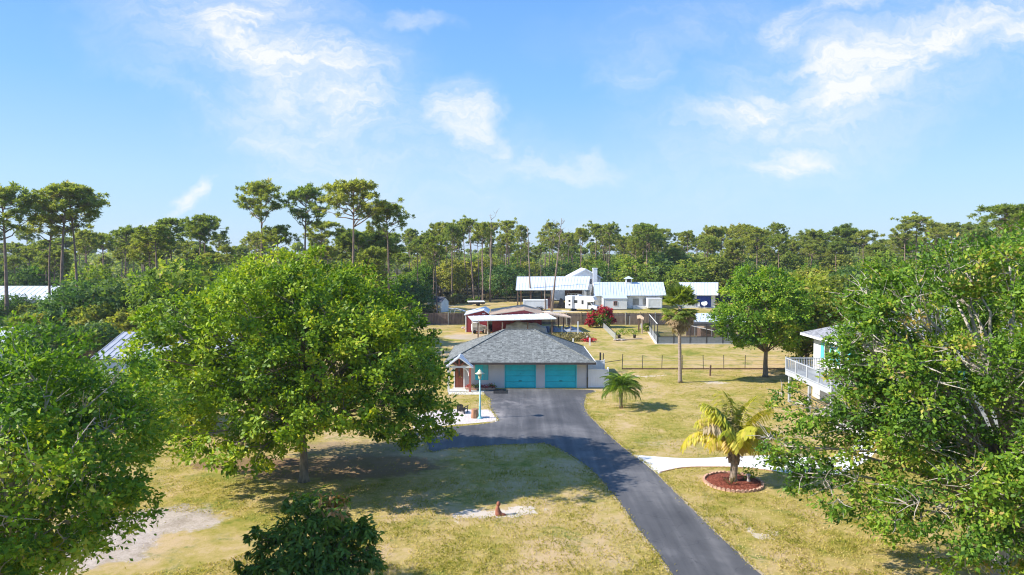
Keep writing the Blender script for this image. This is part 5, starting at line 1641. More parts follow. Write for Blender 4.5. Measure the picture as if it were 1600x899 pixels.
# small red shed left
rs = thing('red_shed', 'small red shed with white metal roof at the left of the barn', 'shed', (-5.6, 103.5, 0))
a0 = at_depth(726, 490, 103.5).x + 5.6
a1 = at_depth(763, 490, 103.5).x + 5.6
apx = at_depth(756, 484.3, 103.5)
ez = at_depth(763, 489.5, 103.5).z
el_ = at_depth(726, 492, 103.5).z
ax = apx.x + 5.6
MB().prism([(a0 + 0.15, 0), (a1 - 0.15, 0), (a1 - 0.15, ez - 0.1), (ax, apx.z - 0.14), (a0 + 0.15, el_ - 0.1)], 'y', 0, 6.5).build('wall', M['red_barn'], rs)
r2 = MB()
r2.slab([(a0 - 0.1, -0.3, el_), (ax, -0.3, apx.z), (ax, 6.8, apx.z), (a0 - 0.1, 6.8, el_)], 0.1)
r2.slab([(ax + 0.004, -0.3, apx.z), (a1 + 0.1, -0.3, ez), (a1 + 0.1, 6.8, ez), (ax + 0.004, 6.8, apx.z)], 0.1)
r2.build('roof', M['white_metal'], rs)
MB().box(a0 + 0.1, -0.05, 0, a0 + 0.25, -0.004, el_ - 0.1).box(ax - 0.25, -0.05, 2.75, ax + 0.2, -0.004, 2.95).build('trim', M['trim_white'], rs)
# tan carport right
tc_ = thing('carport', 'flat tan roofed carport on dark posts right of the red barn', 'carport', (7.0, 104, 0))
q = [at_depth(853, 490, 103.2), at_depth(892.5, 496, 103.2), at_depth(880, 490.5, 110), at_depth(848, 487, 110)]
TO = Vector((7.0, 104, 0))
metal_shed(MB(), [p - TO for p in q], 0.16, 8).build('roof', M['tan_metal'], tc_)
for (px, by) in ((872.5, 514), (880.5, 517), (889, 517)):
    b = ground(px, by)
    z = 2.1 if px < 885 else 2.05
    MB().box(b.x - 0.08 - TO.x, b.y - 0.08 - TO.y, 0, b.x + 0.08 - TO.x, b.y + 0.08 - TO.y, at_depth(px, 494, b.y).z - 0.1).build('post', M['post_wood'], tc_)
MB().box(at_depth(892, 500, 103.4).x - 0.06 - TO.x, -0.6, 0, at_depth(892, 500, 103.4).x + 0.06 - TO.x, -0.48, at_depth(892, 496.5, 103.4).z - 0.12).build('post', M['pale_wood'], tc_)

# what stands under the lean-to
def draped(name, label, cat, loc, sx, sy, h, mat, seed, prof, parent_loc=None):
    """a tarpaulin over something: a heightfield skirted to the ground"""
    nx, ny = 22, 12
    vs, fs = [], []
    for j in range(ny + 1):
        for i in range(nx + 1):
            u, v = i / nx * 2 - 1, j / ny * 2 - 1
            z = h * prof(u) * (1 - 0.25 * v * v) * (1 + 0.12 * mnoise.noise(Vector((u * 3 + seed, v * 3, 0))))
            edge = max(abs(u), abs(v))
            if edge > 0.93: z = z * 0.12
            vs.append((u * sx / 2, v * sy / 2, max(0.02, z)))
    for j in range(ny):
        for i in range(nx):
            k = j * (nx + 1) + i
            fs.append((k, k + 1, k + nx + 2, k + nx + 1))
    o = MB().add(vs, fs).build(name, M[mat], None, True)
    o.location = loc
    return tag(o, label, cat)


a = at_depth(822, 515, 100)
draped('covered_boat', 'boat under a grey tarpaulin beneath the lean-to roof', 'boat', (a.x, 99.9, 0), 6.4, 2.1, 2.0, 'tarp', 2, lambda u: 0.78 + 0.25 * math.exp(-((u + 0.25) / 0.35) ** 2) - 0.25 * max(0, u - 0.4) + 0.1 * math.exp(-((u - 0.4) / 0.2) ** 2))
a = ground(746, 521.5)
ca = thing('utility_cart', 'white utility cart at the left end of the lean-to', 'cart', (a.x + 0.2, a.y + 0.6, 0), R(8))
MB().prism([(-1.1, 0.35), (1.0, 0.35), (1.15, 0.6), (1.1, 1.05), (0.3, 1.25), (-0.1, 1.6), (-0.9, 1.65), (-1.15, 1.2)], 'y', -0.6, 0.6).build('body', M['white_paint'], ca)
MB().box(-0.95, -0.615, 0.55, 0.9, -0.603, 0.95).build('side_panel', M['tarp'], ca)
for sx in (-0.7, 0.7):
    for sy in (-0.62, 0.62):
        w_ = MB().tube([(sx, sy - 0.1, 0.27), (sx, sy + 0.1, 0.27)], 0.27, 12)
        w_.build('wheel', M['rubber'], ca)
a = ground(766, 519)
tr_ = thing('small_tractor', 'black small tractor parked under the lean-to behind a post', 'tractor', (a.x, a.y + 1.0, 0), R(-14))
MB().box(-0.9, -0.3, 0.55, 0.35, 0.3, 1.05).build('bonnet', M['black'], tr_)
MB().box(0.30, -0.35, 0.45, 1.1, 0.35, 0.75).box(0.75, -0.28, 0.75, 0.87, 0.28, 1.25).build('seat', M['dark_metal'], tr_)
MB().bar((0.25, 0, 0.9), (0.5, 0, 1.35), 0.05).tube([(0.42, -0.2, 1.33), (0.55, 0, 1.38), (0.42, 0.2, 1.33)], 0.025, 6).build('steering', M['dark_metal'], tr_)
MB().bar((1.0, -0.35, 0.7), (1.0, -0.35, 2.0), 0.06).bar((1.0, 0.35, 0.7), (1.0, 0.35, 2.0), 0.06).bar((1.0, -0.38, 2.0), (1.0, 0.38, 2.0), 0.06).build('roll_bar', M['dark_metal'], tr_)
for (sx, r_) in ((-0.65, 0.32), (0.75, 0.55)):
    for sy in (-0.5, 0.5):
        MB().lathe([(r_ * 0.5, -0.12), (r_, -0.11), (r_ * 1.02, 0), (r_, 0.11), (r_ * 0.5, 0.12)], 14).build('wheel', M['rubber'], tr_)
        tr_.children[-1].rotation_euler = (PI / 2, 0, 0)
        tr_.children[-1].location = (sx, sy, r_)
a = ground(761, 521.5)
o = MB().lathe([(0.36, 0), (0.42, 0.15), (0.40, 0.45), (0.28, 0.62), (0.1, 0.66)], 10).build('feed_sack', M['pale_wood'], None, True)
o.location = (a.x, a.y + 0.2, 0)
o.scale = (1.3, 1, 1)
tag(o, 'tan sack slumped on the ground before the tractor', 'sack')
for k, (px, lab) in enumerate(((850, 'blue plastic barrel at the right end of the covered boat'), (856, 'blue plastic barrel beside the right lean-to post'))):
    a = ground(px, 521)
    o = MB().lathe([(0.27, 0), (0.30, 0.05), (0.30, 0.3), (0.32, 0.33), (0.30, 0.36), (0.30, 0.62), (0.32, 0.65), (0.30, 0.68), (0.30, 0.9), (0.26, 0.95)], 14).build('barrel', M['blue_plastic'], None, True)
    o.location = (a.x, a.y + 0.8, 0)
    tag(o, lab, 'barrel', 'blue barrels under the lean-to')
for k in range(5):
    a = ground(729 + 3.2 * k, 514 + (k % 3))
    o = MB().lathe([(0.2, 0), (0.27, 0.1), (0.2, 0.28), (0.08, 0.34)], 7).build('rock', M['brick'] if k % 2 else M['rock'])
    o.location = (a.x - 0.5, a.y, 0)
    o.scale = (random.uniform(0.9, 1.5), 1, random.uniform(0.8, 1.2))
    tag(o, RANK2[k] + ' loose stone on the ground beside the small red shed', 'stone', 'stones beside the red shed')
a = ground(886, 518)
draped('tarp_pile', 'blue grey tarpaulin spread over a pile right of the lean-to', 'tarp', (a.x, a.y + 0.3, 0), 4.6, 3.2, 0.85, 'blue_tarp', 5, lambda u: 0.6 + 0.25 * math.sin(u * 5) - 0.15 * u)

# ------------------------------------------------------------------ fences
# board fence along the back: panels and posts
pf = thing('board_fence', 'weathered brown board fence along the back of the yard', 'fence', (0, 114, 0))
x0, x1 = -15.6, 26.5
nP = 17
pw = (x1 - x0) / nP
prng = random.Random(4)
panels = []
for v in range(3):
    m_ = MB()
    nbp = 17
    for k in range(nbp):
        bx = -pw / 2 + 0.07 + (pw - 0.14) * k / nbp
        m_.box(bx, -0.02 + prng.uniform(-0.008, 0.008), 0.06, bx + (pw - 0.14) / nbp - 0.012, 0.005, 1.98 + prng.uniform(-0.05, 0.05))
    m_.box(-pw / 2 + 0.06, 0.012, 0.4, pw / 2 - 0.06, 0.06, 0.5).box(-pw / 2 + 0.06, 0.012, 1.5, pw / 2 - 0.06, 0.06, 1.6)
    panels.append(m_.mesh('panel', M['board_wood']))
post_d = MB().box(-0.055, -0.055, 0, 0.055, 0.055, 2.12).mesh('post', M['post_wood'])
post_l = MB().box(-0.055, -0.075, 0, 0.055, 0.035, 2.12).mesh('post', M['galv'])
for k in range(nP):
    o = link(bpy.data.objects.new('panel', panels[k % 3]), pf)
    o.location = (x0 + pw * (k + 0.5), 0, 0)
    o = link(bpy.data.objects.new('post', post_l if k % 2 == 0 else post_d), pf)
    o.location = (x0 + pw * k, -0.06, 0)
# post and wire fence
wf = thing('post_fence', 'low wire fence on dark metal posts across the side lawn', 'fence', (0, 71.3, 0))
base = [ground(px, 577.5) for px in (972, 1003.6, 1034, 1066.6, 1099, 1131, 1164, 1197, 1230, 1262)]
pm_ = MB().box(-0.028, -0.028, 0, 0.028, 0.028, 1.5).mesh('post', M['dark_metal'])
for k, b in enumerate(base):
    o = link(bpy.data.objects.new('post', pm_), wf)
    o.location = (b.x, b.y - 71.3, 0)
    o.rotation_euler = (R(random.uniform(-2, 2)), R(random.uniform(-2, 2)), 0)
    if k == 0: o.scale = (1.2, 1.2, 1.08)
yb_ = base[0].y - 71.3
MB().box(base[0].x, yb_ - 0.03, 0.02, base[-1].x, yb_ + 0.03, 0.14).build('bottom_board', M['post_wood'], wf)
for z in (0.5, 0.95, 1.4):
    MB().tube([(base[0].x, yb_ - 0.05, z), (base[-1].x, yb_ - 0.05, z)], 0.008, 4).build('wire', M['galv'], wf)
b = ground(1109.5, 587.5)
o = MB().box(-0.07, -0.07, 0, 0.07, 0.07, at_depth(1109, 571, b.y).z).build('wooden_post', M['post_wood'])
o.location = (b.x, b.y, 0)
o.rotation_euler = (0, R(2), 0)
tag(o, 'single short wooden post standing before the wire fence', 'post')
# white vinyl gates right of the garage
vg = thing('vinyl_gate', 'white vinyl gate joined to the right side of the garage', 'gate', (7.8, 61.0, 0))
gx0, gx1 = GX1 + 0.14 - 7.8, at_depth(949, 600, 61).x - 7.8
zt = at_depth(930, 577, 61).z
n = 8
for k in range(n):
    xa = gx0 + (gx1 - gx0) * k / n
    MB().box(xa + 0.004, 0, 0.12, xa + (gx1 - gx0) / n - 0.004, 0.03, zt - 0.1).build('board', M['white_vinyl'], vg)
MB().box(gx0, -0.02, zt - 0.1, gx1, 0.05, zt).box(gx0, -0.02, 0.05, gx1, 0.05, 0.12).build('rail', M['white_vinyl'], vg)
MB().box(gx1 + 0.005, -0.05, 0, gx1 + 0.12, 0.07, zt + 0.08).lathe([(0.08, 0), (0.0805, 0.03), (0.02, 0.1)], 4, (gx1 + 0.06, 0.01, zt + 0.08)).build('post', M['white_vinyl'], vg)
v2 = thing('vinyl_fence', 'white vinyl fence panel set back behind the white gate', 'fence', (8.0, 65.8, 0))
xa, xb = GX1 + 0.05 - 8.0, at_depth(943, 570, 65.8).x - 8.0
zt = at_depth(930, 563.5, 65.8).z
for k in range(8):
    xx0 = xa + (xb - xa) * k / 8
    MB().box(xx0 + 0.004, 0, 0.1, xx0 + (xb - xa) / 8 - 0.004, 0.03, zt - 0.09).build('board', M['white_vinyl'], v2)
MB().box(xa, -0.02, zt - 0.09, xb, 0.05, zt).build('rail', M['white_vinyl'], v2)
MB().box(xb + 0.005, -0.05, 0, xb + 0.12, 0.07, zt + 0.1).build('post', M['white_vinyl'], v2)
for (px, ty, lab) in ((938, 551, 'thick dark post just behind the white vinyl panel'), (943.5, 553, 'thin dark post at the end of the white vinyl panel')):
    a = at_depth(px, ty, 68.5)
    o = MB().box(-0.08 if px < 940 else -0.04, -0.06, 0, 0.08 if px < 940 else 0.04, 0.06, a.z).build('fence_post', M['dark_metal'])
    o.location = (a.x, 68.5 + 0.4 * (px > 940), 0)
    tag(o, lab, 'post')
hr = MB().tube([(at_depth(944, 560, 68.9).x, 69.0, 1.0), (base[0].x, base[0].y, 1.0)], 0.03, 6).build('gate_bar', M['dark_metal'])
tag(hr, 'dark rail running from the white panel to the wire fence', 'rail')

# ------------------------------------------------------------------ garden square, gate frame, pen
cl = thing('mesh_panel', 'galvanised wire mesh panel beside the bougainvillea', 'fence', tuple(ground(961.5, 532)))
a, b = ground(961.5, 532), ground(941, 512)
d = b - a
hA, hB = at_depth(961.5, 522, a.y).z, at_depth(941, 508, b.y).z + 0.5
MB().add([(0, 0, 0.05), (d.x, d.y, 0.05), (d.x, d.y, hB), (0, 0, hA)], [(0, 1, 2, 3)]).build('wire_mesh', M['wire_mesh'], cl)
fr = MB().tube([(0, 0, 0), (0, 0, hA + 0.1)], 0.035, 6).tube([(d.x, d.y, 0), (d.x, d.y, hB + 0.1)], 0.035, 6).tube([(0, 0, hA), (d.x, d.y, hB)], 0.03, 6).tube([(d.x * .5, d.y * .5, 0), (d.x * .5, d.y * .5, (hA + hB) / 2)], 0.03, 6)
fr.build('frame', M['galv'], cl)
ed = thing('garden_edging', 'pale board edging at the front of the vegetable plot', 'edging', tuple(ground(961, 533)))
a, b = ground(961, 533), ground(1003, 530.5)
d = b - a
MB().bar((0, 0, 0.12), (d.x, d.y, 0.12), 0.22, 0.10).build('board', M['tan_metal'], ed)
for k in range(6):
    o = link(bpy.data.objects.new('stone', rock_me), ed)
    o.location = (0.3 + k * 0.25 - 0.3, 0.3 + 0.1 * (k % 2), 0)
for (px, lab) in ((968, 'dark flower pot at the left of the vegetable plot'), (992, 'dark flower pot at the right of the vegetable plot')):
    a = ground(px, 529)
    o = MB().lathe([(0.16, 0), (0.24, 0.4), (0.26, 0.42), (0.26, 0.48), (0.2, 0.48), (0.18, 0.38)], 12).build('flower_pot', M['dark_metal'], None, True)
    o.location = (a.x, a.y + 0.3, 0)
    tag(o, lab, 'pot')
rg = np.random.default_rng(70)
for k in range(9):
    a = ground(965 + k * 4.3, 524 - 3 * (k % 3))
    t = thing('vegetable_plant', RANK2[k] + ' low plant in the vegetable plot beside the wire mesh panel', 'plant', tuple(a), 0, 'plants in the vegetable plot')
    n = 50
    link(bpy.data.objects.new('leaves', leaf_mesh('leaves', np.array([0, 0, 0.22]) + rg.normal(0, 1, (n, 3)) * np.array([0.28, 0.28, 0.10]), sph(n, rg), sph(n, rg) + np.array([0, 0, .5]), np.full(n, 0.24), 0.5, rg.random(n), M['lime_leaf' if k % 4 == 0 else 'wood_leaf'])), t)
a0, a1 = ground(998, 519), ground(1003.3, 521.5)
af = thing('garden_arch', 'tall narrow wooden garden arch standing free in the back yard', 'garden arch', tuple(a0))
h = at_depth(998, 494.5, a0.y).z
dx, dy = a1.x - a0.x, a1.y - a0.y
MB().box(-0.10, -0.10, 0, 0.10, 0.10, h - 0.15).build('post', M['post_wood'], af)
MB().box(dx - 0.10, dy - 0.10, 0, dx + 0.10, dy + 0.10, h - 0.25).build('post', M['pale_wood'], af)
MB().bar((-0.25, 0, h - 0.12), (dx * .5, dy * .5, h + 0.06), 0.1, 0.5).bar((dx * .5, dy * .5, h + 0.06), (dx + 0.25, dy, h - 0.25), 0.1, 0.5).build('little_roof', M['pale_wood'], af)
MB().box(dx - 0.22, dy - 0.08, 0.9, dx - 0.105, dy + 0.02, h - 0.9).build('sign_board', M['white_paint'], af)
for (px, by, ty, lab) in ((983, 508, 494, 'pale thin post against the brown board fence'), (980.5, 517, 514, 'small pale stake on the lawn before the board fence')):
    b = ground(px, by)
    o = MB().box(-0.06, -0.06, 0, 0.06, 0.06, at_depth(px, ty, b.y).z).build('garden_stake', M['galv'])
    o.location = (b.x, b.y - 0.5, 0)
    tag(o, lab, 'stake')

# screened pen
pn = thing('screened_pen', 'dark screened animal pen with grey kick panels on the back lawn', 'pen', (0, 0, 0))
PA = ground(1027, 538)
PB = ground(1014.5, 519.5)
PO = Vector((PA.x, PA.y, 0))
pn.location = PO
ph = at_depth(1027, 506.5, PA.y).z
LX = 13.0
kick = 1.0
post_pen = MB().box(-0.045, -0.045, 0.05, 0.045, 0.045, ph).mesh('post', M['screen_rail'])
ne = 6
for k in range(ne + 1):
    o = link(bpy.data.objects.new('post', post_pen), pn)
    o.location = (LX * k / ne, 0, 0)
for k in range(ne):
    xa, xb = LX * k / ne + 0.05, LX * (k + 1) / ne - 0.05
    MB().box(xa, -0.015, 0.10, xb, 0.015, kick).build('kick_panel', M['kick_panel'], pn)
    MB().add([(xa, 0, kick), (xb, 0, kick), (xb, 0, ph), (xa, 0, ph)], [(0, 1, 2, 3)]).build('screen', M['insect_screen'], pn)
dl = PB - PA
for k in range(1, 4):
    o = link(bpy.data.objects.new('post', post_pen), pn)
    o.location = (dl.x * k / 3, dl.y * k / 3, 0)
sd = MB()
sd.add([(0, 0.05, 0.1), (dl.x, dl.y, 0.1), (dl.x, dl.y, kick), (0, 0.05, kick)], [(0, 1, 2, 3)])
sd.build('kick_panel', M['kick_panel'], pn)
MB().add([(0, 0.05, kick), (dl.x, dl.y, kick), (dl.x, dl.y, ph), (0, 0.05, ph)], [(0, 1, 2, 3)]).build('screen', M['insect_screen'], pn)
MB().bar((0, 0, ph), (LX, 0, ph), 0.09).build('rail', M['screen_rail'], pn)
MB().bar((0, 0, kick), (LX, 0, kick), 0.07).build('rail', M['screen_rail'], pn)
MB().bar((0, 0, ph + 0.003), (dl.x, dl.y, ph + 0.003), 0.075).build('rail', M['trim_white'], pn)
MB().bar((dl.x, dl.y, ph), (dl.x + 6.0, dl.y, ph), 0.09).build('rail', M['screen_rail'], pn)
MB().bar((-0.1, -0.1, 0.04), (LX, -0.1, 0.04), 0.16, 0.08).bar((-0.12, 0, 0.04), (dl.x - 0.1, dl.y, 0.04), 0.3, 0.08).build('footing', M['concrete'], pn)
MB().add([(dl.x, dl.y, kick), (dl.x + 6, dl.y, kick), (dl.x + 6, dl.y, ph), (dl.x, dl.y, ph)], [(0, 1, 2, 3)]).build('screen', M['insect_screen'], pn)
ps = thing('pen_shelter', 'white roofed shelter at the right end of the screened pen', 'shed', (PO.x + 4.3, PO.y + 4.0, 0))
q = [at_depth(1084, 502.5, 94.0), at_depth(1168, 505, 94.0), at_depth(1168, 491, 100), at_depth(1088, 489.5, 100)]
SO = Vector((PO.x + 4.3, PO.y + 4.0, 0))
metal_shed(MB(), [p - SO for p in q], 0.10, 10).build('roof', M['white_metal'], ps)
q0, q1 = q[0] - SO, q[1] - SO
MB().box(q0.x, q0.y - 0.03, q0.z - 0.62, q1.x, q0.y + 0.03, q0.z - 0.10).build('fascia', M['cab_grey'], ps)
MB().box(q0.x + 0.3, 5.0, 0, q1.x - 0.3, 5.15, q0.z).build('back_wall', M['board_wood'], ps)
for k in range(4):
    x = q0.x + 0.2 + (q1.x - q0.x - 0.4) * k / 3
    MB().box(x - 0.05, q0.y + 0.05, 0, x + 0.05, q0.y + 0.15, q0.z - 0.12).build('post', M['galv'], ps)
MB().box(3.0, 1.6, 0.0, 4.8, 3.4, 1.5).build('coop_wall', M['post_wood'], ps)
MB().slab([(2.8, 1.4, 1.5), (5.0, 1.4, 1.5), (5.0, 3.6, 1.8), (2.8, 3.6, 1.8)], 0.06).build('coop_roof', M['tan_metal'], ps)
br = MB().bar((0.4, -1.6, 2.3), (3.4, -3.2, 1.7), 0.08).build('brace', M['trim_white'], ps)

# ------------------------------------------------------------------ small grey shed behind the fence
g = ground(668, 487.5)
gs_ = thing('garden_shed', 'small grey shed with dark roof behind the board fence', 'shed', (g.x, g.y, 0), R(-28))
MB().prism([(0, 0), (0, 2.25), (-1.45, 3.15), (-2.9, 2.25), (-2.9, 0)], 'y', 0, 3.6)
sh = MB()
sh.prism([(0, 0.05), (3.4, 0.05), (3.4, 2.2), (0, 2.2)], 'y', 0, 2.6)
sh.prism([(0, 2.19), (2.6, 2.19), (1.3, 3.0)], 'x', 0.01, 3.39)
sh.build('wall', M['white_siding'], gs_)
r3 = MB()
r3.slab([(-0.15, -0.18, 2.13), (3.55, -0.18, 2.13), (3.55, 1.3, 3.1), (-0.15, 1.3, 3.1)], 0.07)
r3.slab([(-0.15, 1.303, 3.1), (3.55, 1.303, 3.1), (3.55, 2.78, 2.13), (-0.15, 2.78, 2.13)], 0.07)
r3.build('roof', M['slate_roof'], gs_)
MB().box(0.0, -0.03, 0.05, 0.10, -0.003, 2.15).box(3.3, -0.03, 0.05, 3.4, -0.003, 2.15).build('corner_trim', M['trim_white'], gs_)
MB().box(-0.03, 0.7, 0.1, -0.004, 1.9, 1.95).build('shed_door', M['galv'], gs_)
# overturned white boat frame / scrap by the fence, low trailer
g = ground(712, 489)
sw = thing('scrap_frame', 'white bent frame lying in the weeds by the board fence', 'scrap', (g.x, g.y, 0))
sb = MB()
sb.tube([(-1.6, 0, 0.9), (-0.8, 0, 0.75), (0.3, 0, 0.8), (1.2, 0, 0.5), (2.0, 0.2, 0.15)], 0.10, 6).tube([(-0.9, 0, 0.75), (-1.1, 0.1, 0)], 0.07, 5).tube([(0.0, 0, 0.75), (-0.3, 0, 0)], 0.07, 5).tube([(0.8, 0, 0.65), (0.9, 0.2, 0)], 0.07, 5).tube([(0.3, 0.7, 0.7), (1.9, 0.9, 0.3)], 0.1, 6)
sb.build('frame', M['white_paint'], sw)
MB().slab([(0.2, 0, 0.8), (1.9, 0.1, 0.35), (1.9, 0.9, 0.4), (0.3, 0.8, 0.8)], 0.05).build('sheet', M['white_paint'], sw)
g = ground(744, 478)
ft = thing('flat_trailer', 'low white trailer parked in scrub left of the dead pines', 'trailer', (g.x, g.y, 0), R(12))
MB().slab([(-1.9, -0.8, 0.95), (1.9, -0.8, 0.95), (1.9, 0.8, 1.1), (-1.9, 0.8, 1.1)], 0.12).build('bed', M['white_paint'], ft)
MB().box(-1.9, -0.82, 0.45, 1.9, -0.78, 0.80).build('side_board', M['dark_metal'], ft)
for s in (-0.9, 0.9):
    o = MB().lathe([(0.15, -0.1), (0.33, -0.09), (0.33, 0.09), (0.15, 0.1)], 12).build('wheel', M['rubber'], ft)
    o.location = (0.4, s, 0.33); o.rotation_euler = (PI / 2, 0, 0)

# ------------------------------------------------------------------ white farm buildings beyond the fence
BY = 146
pb = thing('pole_barn', 'long open pole barn with a wide white metal roof', 'barn', (0, BY, 0))
q = [at_depth(806, 453.5, BY), at_depth(918, 453, BY), at_depth(922, 432, BY + 9), at_depth(808, 432.5, BY + 9)]
q = [Vector((p.x, p.y - BY, p.z)) for p in q]
metal_shed(MB(), q, 0.12, 24).build('roof', M['white_metal'], pb)
yr = q[2].y
MB().slab([(q[3].x, yr + .003, q[3].z), (q[2].x, yr + .003, q[2].z), (q[2].x, yr + 9, q[0].z), (q[3].x, yr + 9, q[0].z)], 0.12).build('back_roof', M['white_metal'], pb)
for k, px in enumerate((809, 814, 829, 846, 860.5, 885, 889, 911)):
    a = at_depth(px, 460, BY + (0.4 if k % 2 == 0 else 4.5))
    MB().box(a.x - 0.13, a.y - 0.13 - BY, 0, a.x + 0.13, a.y + 0.13 - BY, q[0].z - 0.12 + (0.0 if k % 2 == 0 else 1.0)).build('post', M['post_wood'] if k != 7 else M['trim_white'], pb)
wx0, wx1 = at_depth(886, 460, BY).x, at_depth(914, 460, BY).x
MB().box(wx0, 6.0, 0, wx1, 6.2, 4.0).build('wall', M['post_wood'], pb)
MB().box(wx0 + 0.3, 5.0, 2.0, wx1 - 0.7, 5.95, 3.0).build('bay_wall', M['white_siding'], pb)
for k in range(3):
    x = wx0 + 0.55 + 0.95 * k
    MB().box(x, 4.96, 2.15, x + 0.6, 4.995, 2.8).build('pane', M['glass'], pb)
# leftovers under the barn
for (px0_, px1_, zz0, mt_, nm, lab, ct) in ((840, 858, 2.3, 'rose', 'brush_pile', 'rusty red heap under the open barn roof', 'heap'),):
    a, b = at_depth(px0_, 470, BY + 2), at_depth(px1_, 470, BY + 2)
    draped(nm, lab, ct, ((a.x + b.x) / 2, BY + 2.5, 0), b.x - a.x + 0.6, 3.2, zz0, mt_, 9, lambda u: 0.75 + 0.3 * u - 0.1 * u * u)
a = at_depth(876, 478, BY)
tk = thing('farm_machine', 'dark farm machine standing under the open barn roof', 'machine', (a.x, BY + 1.0, 0))
MB().prism([(-0.5, 0.5), (0.9, 0.5), (0.9, 1.2), (0.4, 2.1), (0.0, 2.2), (-0.3, 1.2)], 'y', -0.5, 0.5).build('body', M['black'], tk)
MB().box(-1.9, -0.6, 0.1, -0.55, 0.6, 0.9).build('bucket', M['dark_metal'], tk)
for sx, r_ in ((-0.3, 0.45), (0.7, 0.6)):
    for s in (-0.62, 0.62):
        o = MB().lathe([(r_ * .5, -0.13), (r_, -0.12), (r_, 0.12), (r_ * .5, 0.13)], 12).build('wheel', M['rubber'], tk)
        o.location = (sx, s, r_); o.rotation_euler = (PI / 2, 0, 0)


def box_trailer(name, label, px0, px1, py0, py1, wheels):
    a, b = ground(px0, py1), ground(px1, py1)
    z = at_depth((px0 + px1) / 2, py0, a.y).z
    L = b.x - a.x
    t = thing(name, label, 'trailer', ((a.x + b.x) / 2, a.y, 0))
    MB().box(-L / 2 + 0.06, 0.03, 0.45, L / 2 - 0.06, 2.2, z - 0.06).build('body', M['white_siding'], t)
    tm = MB()
    tm.box(-L / 2, 0, z - 0.26, L / 2, 2.25, z).box(-L / 2, 0.003, 0.38, -L / 2 + 0.3, 2.24, z - 0.26).box(L / 2 - 0.2, 0.003, 0.38, L / 2, 2.24, z - 0.26).box(-L / 2 + 0.3, 0.0, 0.38, L / 2 - 0.2, 0.2, 0.6)
    tm.build('trim', M['white_paint'], t)
    if wheels:
        for k in (0.25, 0.95):
            o = MB().lathe([(0.15, -0.1), (0.36, -0.09), (0.36, 0.09), (0.15, 0.1)], 14).build('wheel', M['rubber'], t)
            o.location = (k + 0.2, -0.08, 0.36); o.rotation_euler = (PI / 2, 0, 0)
            MB().tube([(k + 0.2 + 0.5 * math.cos(u), -0.15, 0.36 + 0.5 * math.sin(u)) for u in [PI * j / 8 for j in range(9)]], 0.05, 5).build('fender', M['black'], t)
    return t


box_trailer('cargo_trailer', 'white box trailer with tandem wheels beneath the open barn', 817.5, 856, 469, 486, True)
box_trailer('cargo_trailer', 'small white box trailer before the long metal roofed house', 1012.5, 1034, 466.5, 484, False)

# camper
g0, g1 = ground(890, 484), ground(931, 489)
cm_ = thing('camper_van', 'white motorhome with over-cab bunk parked before the open barn', 'motorhome', ((g0.x + g1.x) / 2, (g0.y + g1.y) / 2 + 0.4, 0), R(-22))
L = 6.4
MB().prism([(-3.3, 0.55), (1.35, 0.55), (1.35, 1.95), (2.75, 2.05), (2.95, 2.35), (2.6, 3.0), (1.6, 3.1), (-3.3, 3.1)], 'y', -1.15, 1.15).build('body', M['white_paint'], cm_)
MB().prism([(1.36, 0.5), (3.3, 0.5), (3.35, 1.15), (2.5, 1.35), (2.0, 1.94), (1.36, 1.94)], 'y', -0.98, 0.98).build('cab', M['white_vinyl'], cm_)
MB().prism([(2.56, 1.36), (2.07, 1.92), (2.02, 1.92), (2.50, 1.36)], 'y', -0.88, 0.88).build('windscreen', M['glass'], cm_)
for y_, n_ in ((-0.99, 0),):
    MB().prism([(1.5, 1.3), (2.35, 1.3), (1.95, 1.85), (1.5, 1.85)], 'y', -1.0, -0.975).build('cab_window', M['glass'], cm_)
for (xa, xb, za_, zb_) in ((-2.6, -2.2, 1.9, 2.3), (-2.6, -2.2, 1.15, 1.5), (0.2, 0.6, 1.5, 2.3), (-1.4, -0.7, 1.7, 2.3)):
    MB().box(xa, -1.175, za_, xb, -1.153, zb_).build('window', M['glass'], cm_)
MB().box(-0.55, -1.17, 0.6, 0.1, -1.152, 2.55).build('side_door', M['white_siding'], cm_)
MB().box(3.34, -0.7, 0.75, 3.37, 0.7, 1.05).build('grille', M['dark_metal'], cm_)
MB().box(3.28, -1.0, 0.42, 3.45, 1.0, 0.6).build('bumper', M['galv'], cm_)
for s in (-0.8, 0.8):
    MB().box(3.33, s - 0.13, 0.8, 3.375, s + 0.13, 1.0).build('headlight', M['shade_glass'], cm_)
for sx in (-1.8, 2.4):
    for s in (-0.95, 0.95):
        o = MB().lathe([(0.18, -0.12), (0.38, -0.11), (0.38, 0.11), (0.18, 0.12)], 14).build('wheel', M['rubber'], cm_)
        o.location = (sx, s, 0.38); o.rotation_euler = (PI / 2, 0, 0)
MB().box(-1.0, -0.4, 3.103, -0.2, 0.4, 3.35).build('roof_vent', M['white_siding'], cm_)

